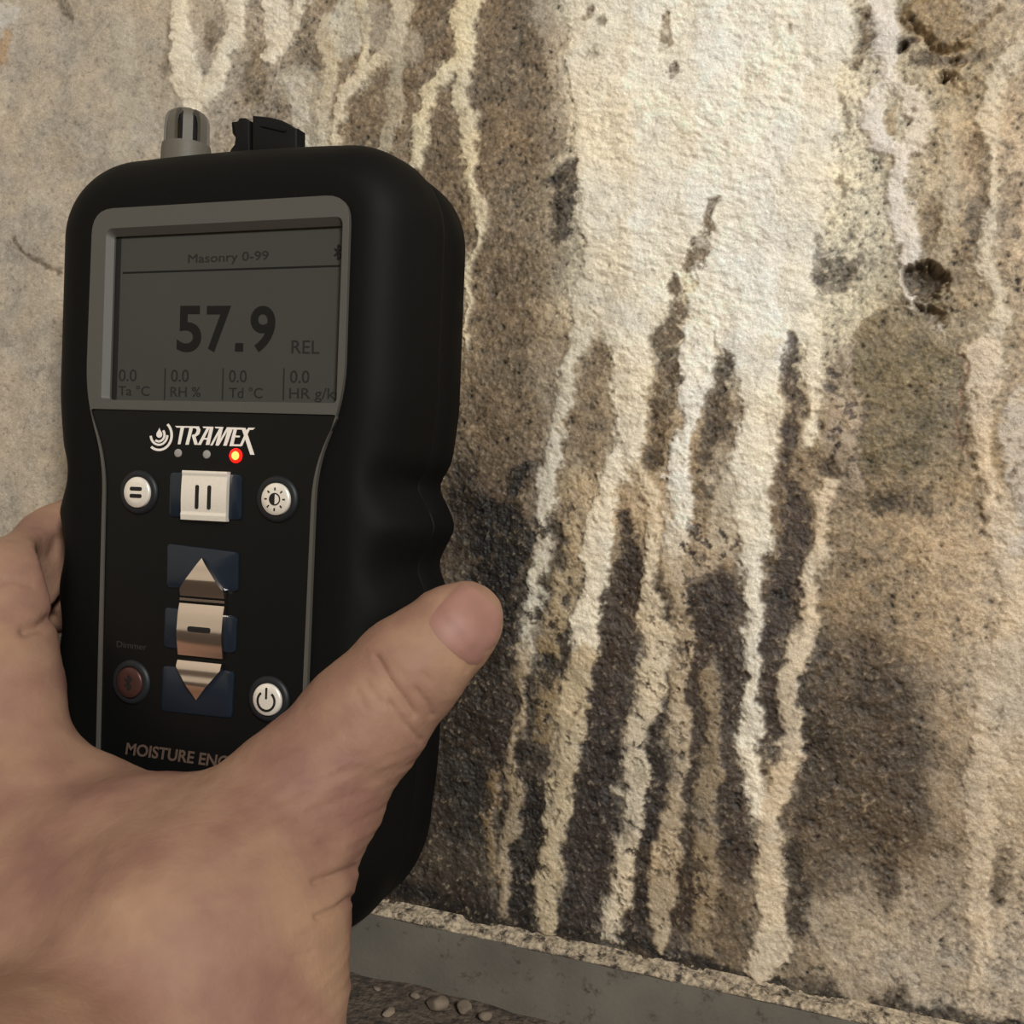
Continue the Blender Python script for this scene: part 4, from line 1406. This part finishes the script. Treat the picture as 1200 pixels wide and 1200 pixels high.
# creases: dents along lines over the back of the thumb and wrist
sub = hand_ob.modifiers.new('subdivision', 'SUBSURF')
sub.levels = sub.render_levels = 1
dg = bpy.context.evaluated_depsgraph_get()
dg.update()
hm2 = bpy.data.meshes.new_from_object(hand_ob.evaluated_get(dg))
hand_ob.modifiers.clear()
hm2.name = 'hand'
hand_ob.data = hm2
bpy.data.meshes.remove(hm)
hm = hm2
nv = len(hm.vertices)
co = np.empty(nv * 3)
hm.vertices.foreach_get('co', co)
co = co.reshape(-1, 3)
no = np.empty(nv * 3)
hm.vertex_normals.foreach_get('vector', no)
no = no.reshape(-1, 3)


def to_meter(w):
    """world metres -> meter-aligned mm"""
    w = np.asarray(w) / MM
    z = w[:, 2] + FLOOR_Z
    c, s = math.cos(TILT), math.sin(TILT)
    return np.stack([w[:, 0] * c - z * s, -w[:, 1], w[:, 0] * s + z * c], -1)


pm = to_meter(co)
ps = seen(pm)
facing = pm[:, 1] > 20
dent = np.zeros(nv)
for pts, depth, wd_ in [
    ([(441, 770), (457, 797), (474, 820), (486, 837)], 0.8, 3.4), ([(456, 824), (472, 846), (493, 868)], 0.6, 3.2), ([(487, 808), (500, 822), (506, 838)], 0.45, 3.2),
    ([(430, 800), (446, 826)], 0.3, 4), ([(418, 808), (428, 830)], 0.25, 4), ([(498, 790), (506, 800)], 0.3, 3),
    ([(418, 1018), (398, 1024), (370, 1032)], 0.9, 4), ([(412, 1052), (396, 1064), (372, 1074)], 1.0, 4), ([(400, 985), (372, 992), (340, 998)], 0.35, 5),
    ([(430, 930), (390, 940), (350, 958)], 0.35, 6), ([(400, 905), (370, 915), (330, 940)], 0.3, 6), ([(365, 1115), (345, 1122)], 0.3, 4),
    ([(-5, 682), (18, 680), (36, 686)], 0.5, 4), ([(60, 724), (46, 734), (30, 738)], 1.6, 7), ([(68, 632), (62, 650)], .8, 7),
    ([(520, 706), (511, 718), (522, 727), (536, 742), (549, 762), (548, 786)], 0.35, 3.0), ([(536, 686), (524, 697), (514, 711)], 0.35, 3)]:
    best = np.full(nv, 1e9)
    for a, b in zip(pts[:-1], pts[1:]):
        a, b = np.array(a, float), np.array(b, float)
        ab = b - a
        t = np.clip(((ps - a) @ ab) / (ab @ ab), 0, 1)
        best = np.minimum(best, np.hypot(*(ps - a - t[:, None] * ab).T))
    dent = np.maximum(dent, depth * np.exp(-(best / wd_) ** 2))
wr = 0.26 * fbm(pm[:, 0] * 0.8 + 0.6 * pm[:, 2], pm[:, 2] * 0.9 - pm[:, 0] * 0.45, 7, 405, 3, 0.6, stretch=0.4) * sstep(250, 380, ps[:, 0]) * sstep(840, 900, ps[:, 1])
ridge = wr + 0.13 * fbm(pm[:, 0] + 0.4 * pm[:, 2], pm[:, 2], 9, 401, 3, stretch=0.45) + 0.05 * fbm(pm[:, 0], pm[:, 2], 3, 411, 2)
co = co + no * ((ridge - dent) * facing)[:, None] * MM
hm.vertices.foreach_set('co', co.ravel())
hm.update()
hm.polygons.foreach_set('use_smooth', [True] * len(hm.polygons))

# thumb nail: a curved plate laid on the back of the thumb tip
from mathutils.bvhtree import BVHTree
bv = BVHTree.FromPolygons([tuple(v) for v in co], [tuple(p.vertices) for p in hm.polygons])
eye = Vector(cam_ob.location)
ca, sa = 0.69, -0.724
rows, cols = 15, 17
nvs, nfs = [], []
for layer in (0.42, -0.5):
    for i in range(rows):
        t = -1 + 2 * i / (rows - 1)
        for j in range(cols):
            s = -1 + 2 * j / (cols - 1)
            s_ = s * (1 - 0.14 * max(0, t) ** 2.5 - 0.12 * max(0, -t) ** 3)       # rounded corners
            t_ = t * (1 - 0.16 * abs(s) ** 2.6)
            a_, c_ = 37 * t_, 42.5 * s_
            x, y = 550.5 + ca * a_ - sa * c_, 733 + sa * a_ + ca * c_
            w = Vector(world(spot(x, y, 30)))
            hit = bv.ray_cast(eye, (w - eye).normalized())
            if hit[0] is None:
                near = bv.find_nearest(w)
                p, nr = near[0], near[1]
            else:
                p, nr = hit[0], hit[1]
            edge = max(abs(s), abs(t))
            lift = layer if layer < 0 else layer * (1 - 0.75 * max(0, edge - 0.8) / 0.2 * (1 if t < .5 else .3))
            nvs.append(tuple(p + nr * lift * MM))
N_ = rows * cols
for k in (0, 1):
    for i in range(rows - 1):
        for j in range(cols - 1):
            q = (k * N_ + i * cols + j, k * N_ + i * cols + j + 1, k * N_ + (i + 1) * cols + j + 1, k * N_ + (i + 1) * cols + j)
            nfs.append(q if k == 0 else q[::-1])
rim = [(0, j) for j in range(cols)] + [(i, cols - 1) for i in range(1, rows)] + [(rows - 1, j) for j in range(cols - 2, -1, -1)] + [(i, 0) for i in range(rows - 2, 0, -1)]
for a, b in zip(rim, rim[1:] + rim[:1]):
    p, q = a[0] * cols + a[1], b[0] * cols + b[1]
    nfs.append((p, p + N_, q + N_, q))
nm = mesh_from('thumb_nail', nvs, nfs)
b_ = bmesh.new()
b_.from_mesh(nm)
bmesh.ops.smooth_vert(b_, verts=b_.verts[:], factor=0.4, use_axis_x=True, use_axis_y=True, use_axis_z=True)
bmesh.ops.recalc_face_normals(b_, faces=b_.faces[:])
b_.to_mesh(nm)
b_.free()
tag(link('thumb_nail', nm, mat('nail', (150, 110, 98), 0.55, grain=150, grain_amt=0.1, sss=0.1, spec=0.3), hand_ob, angle=60), 'smooth pink thumb nail')
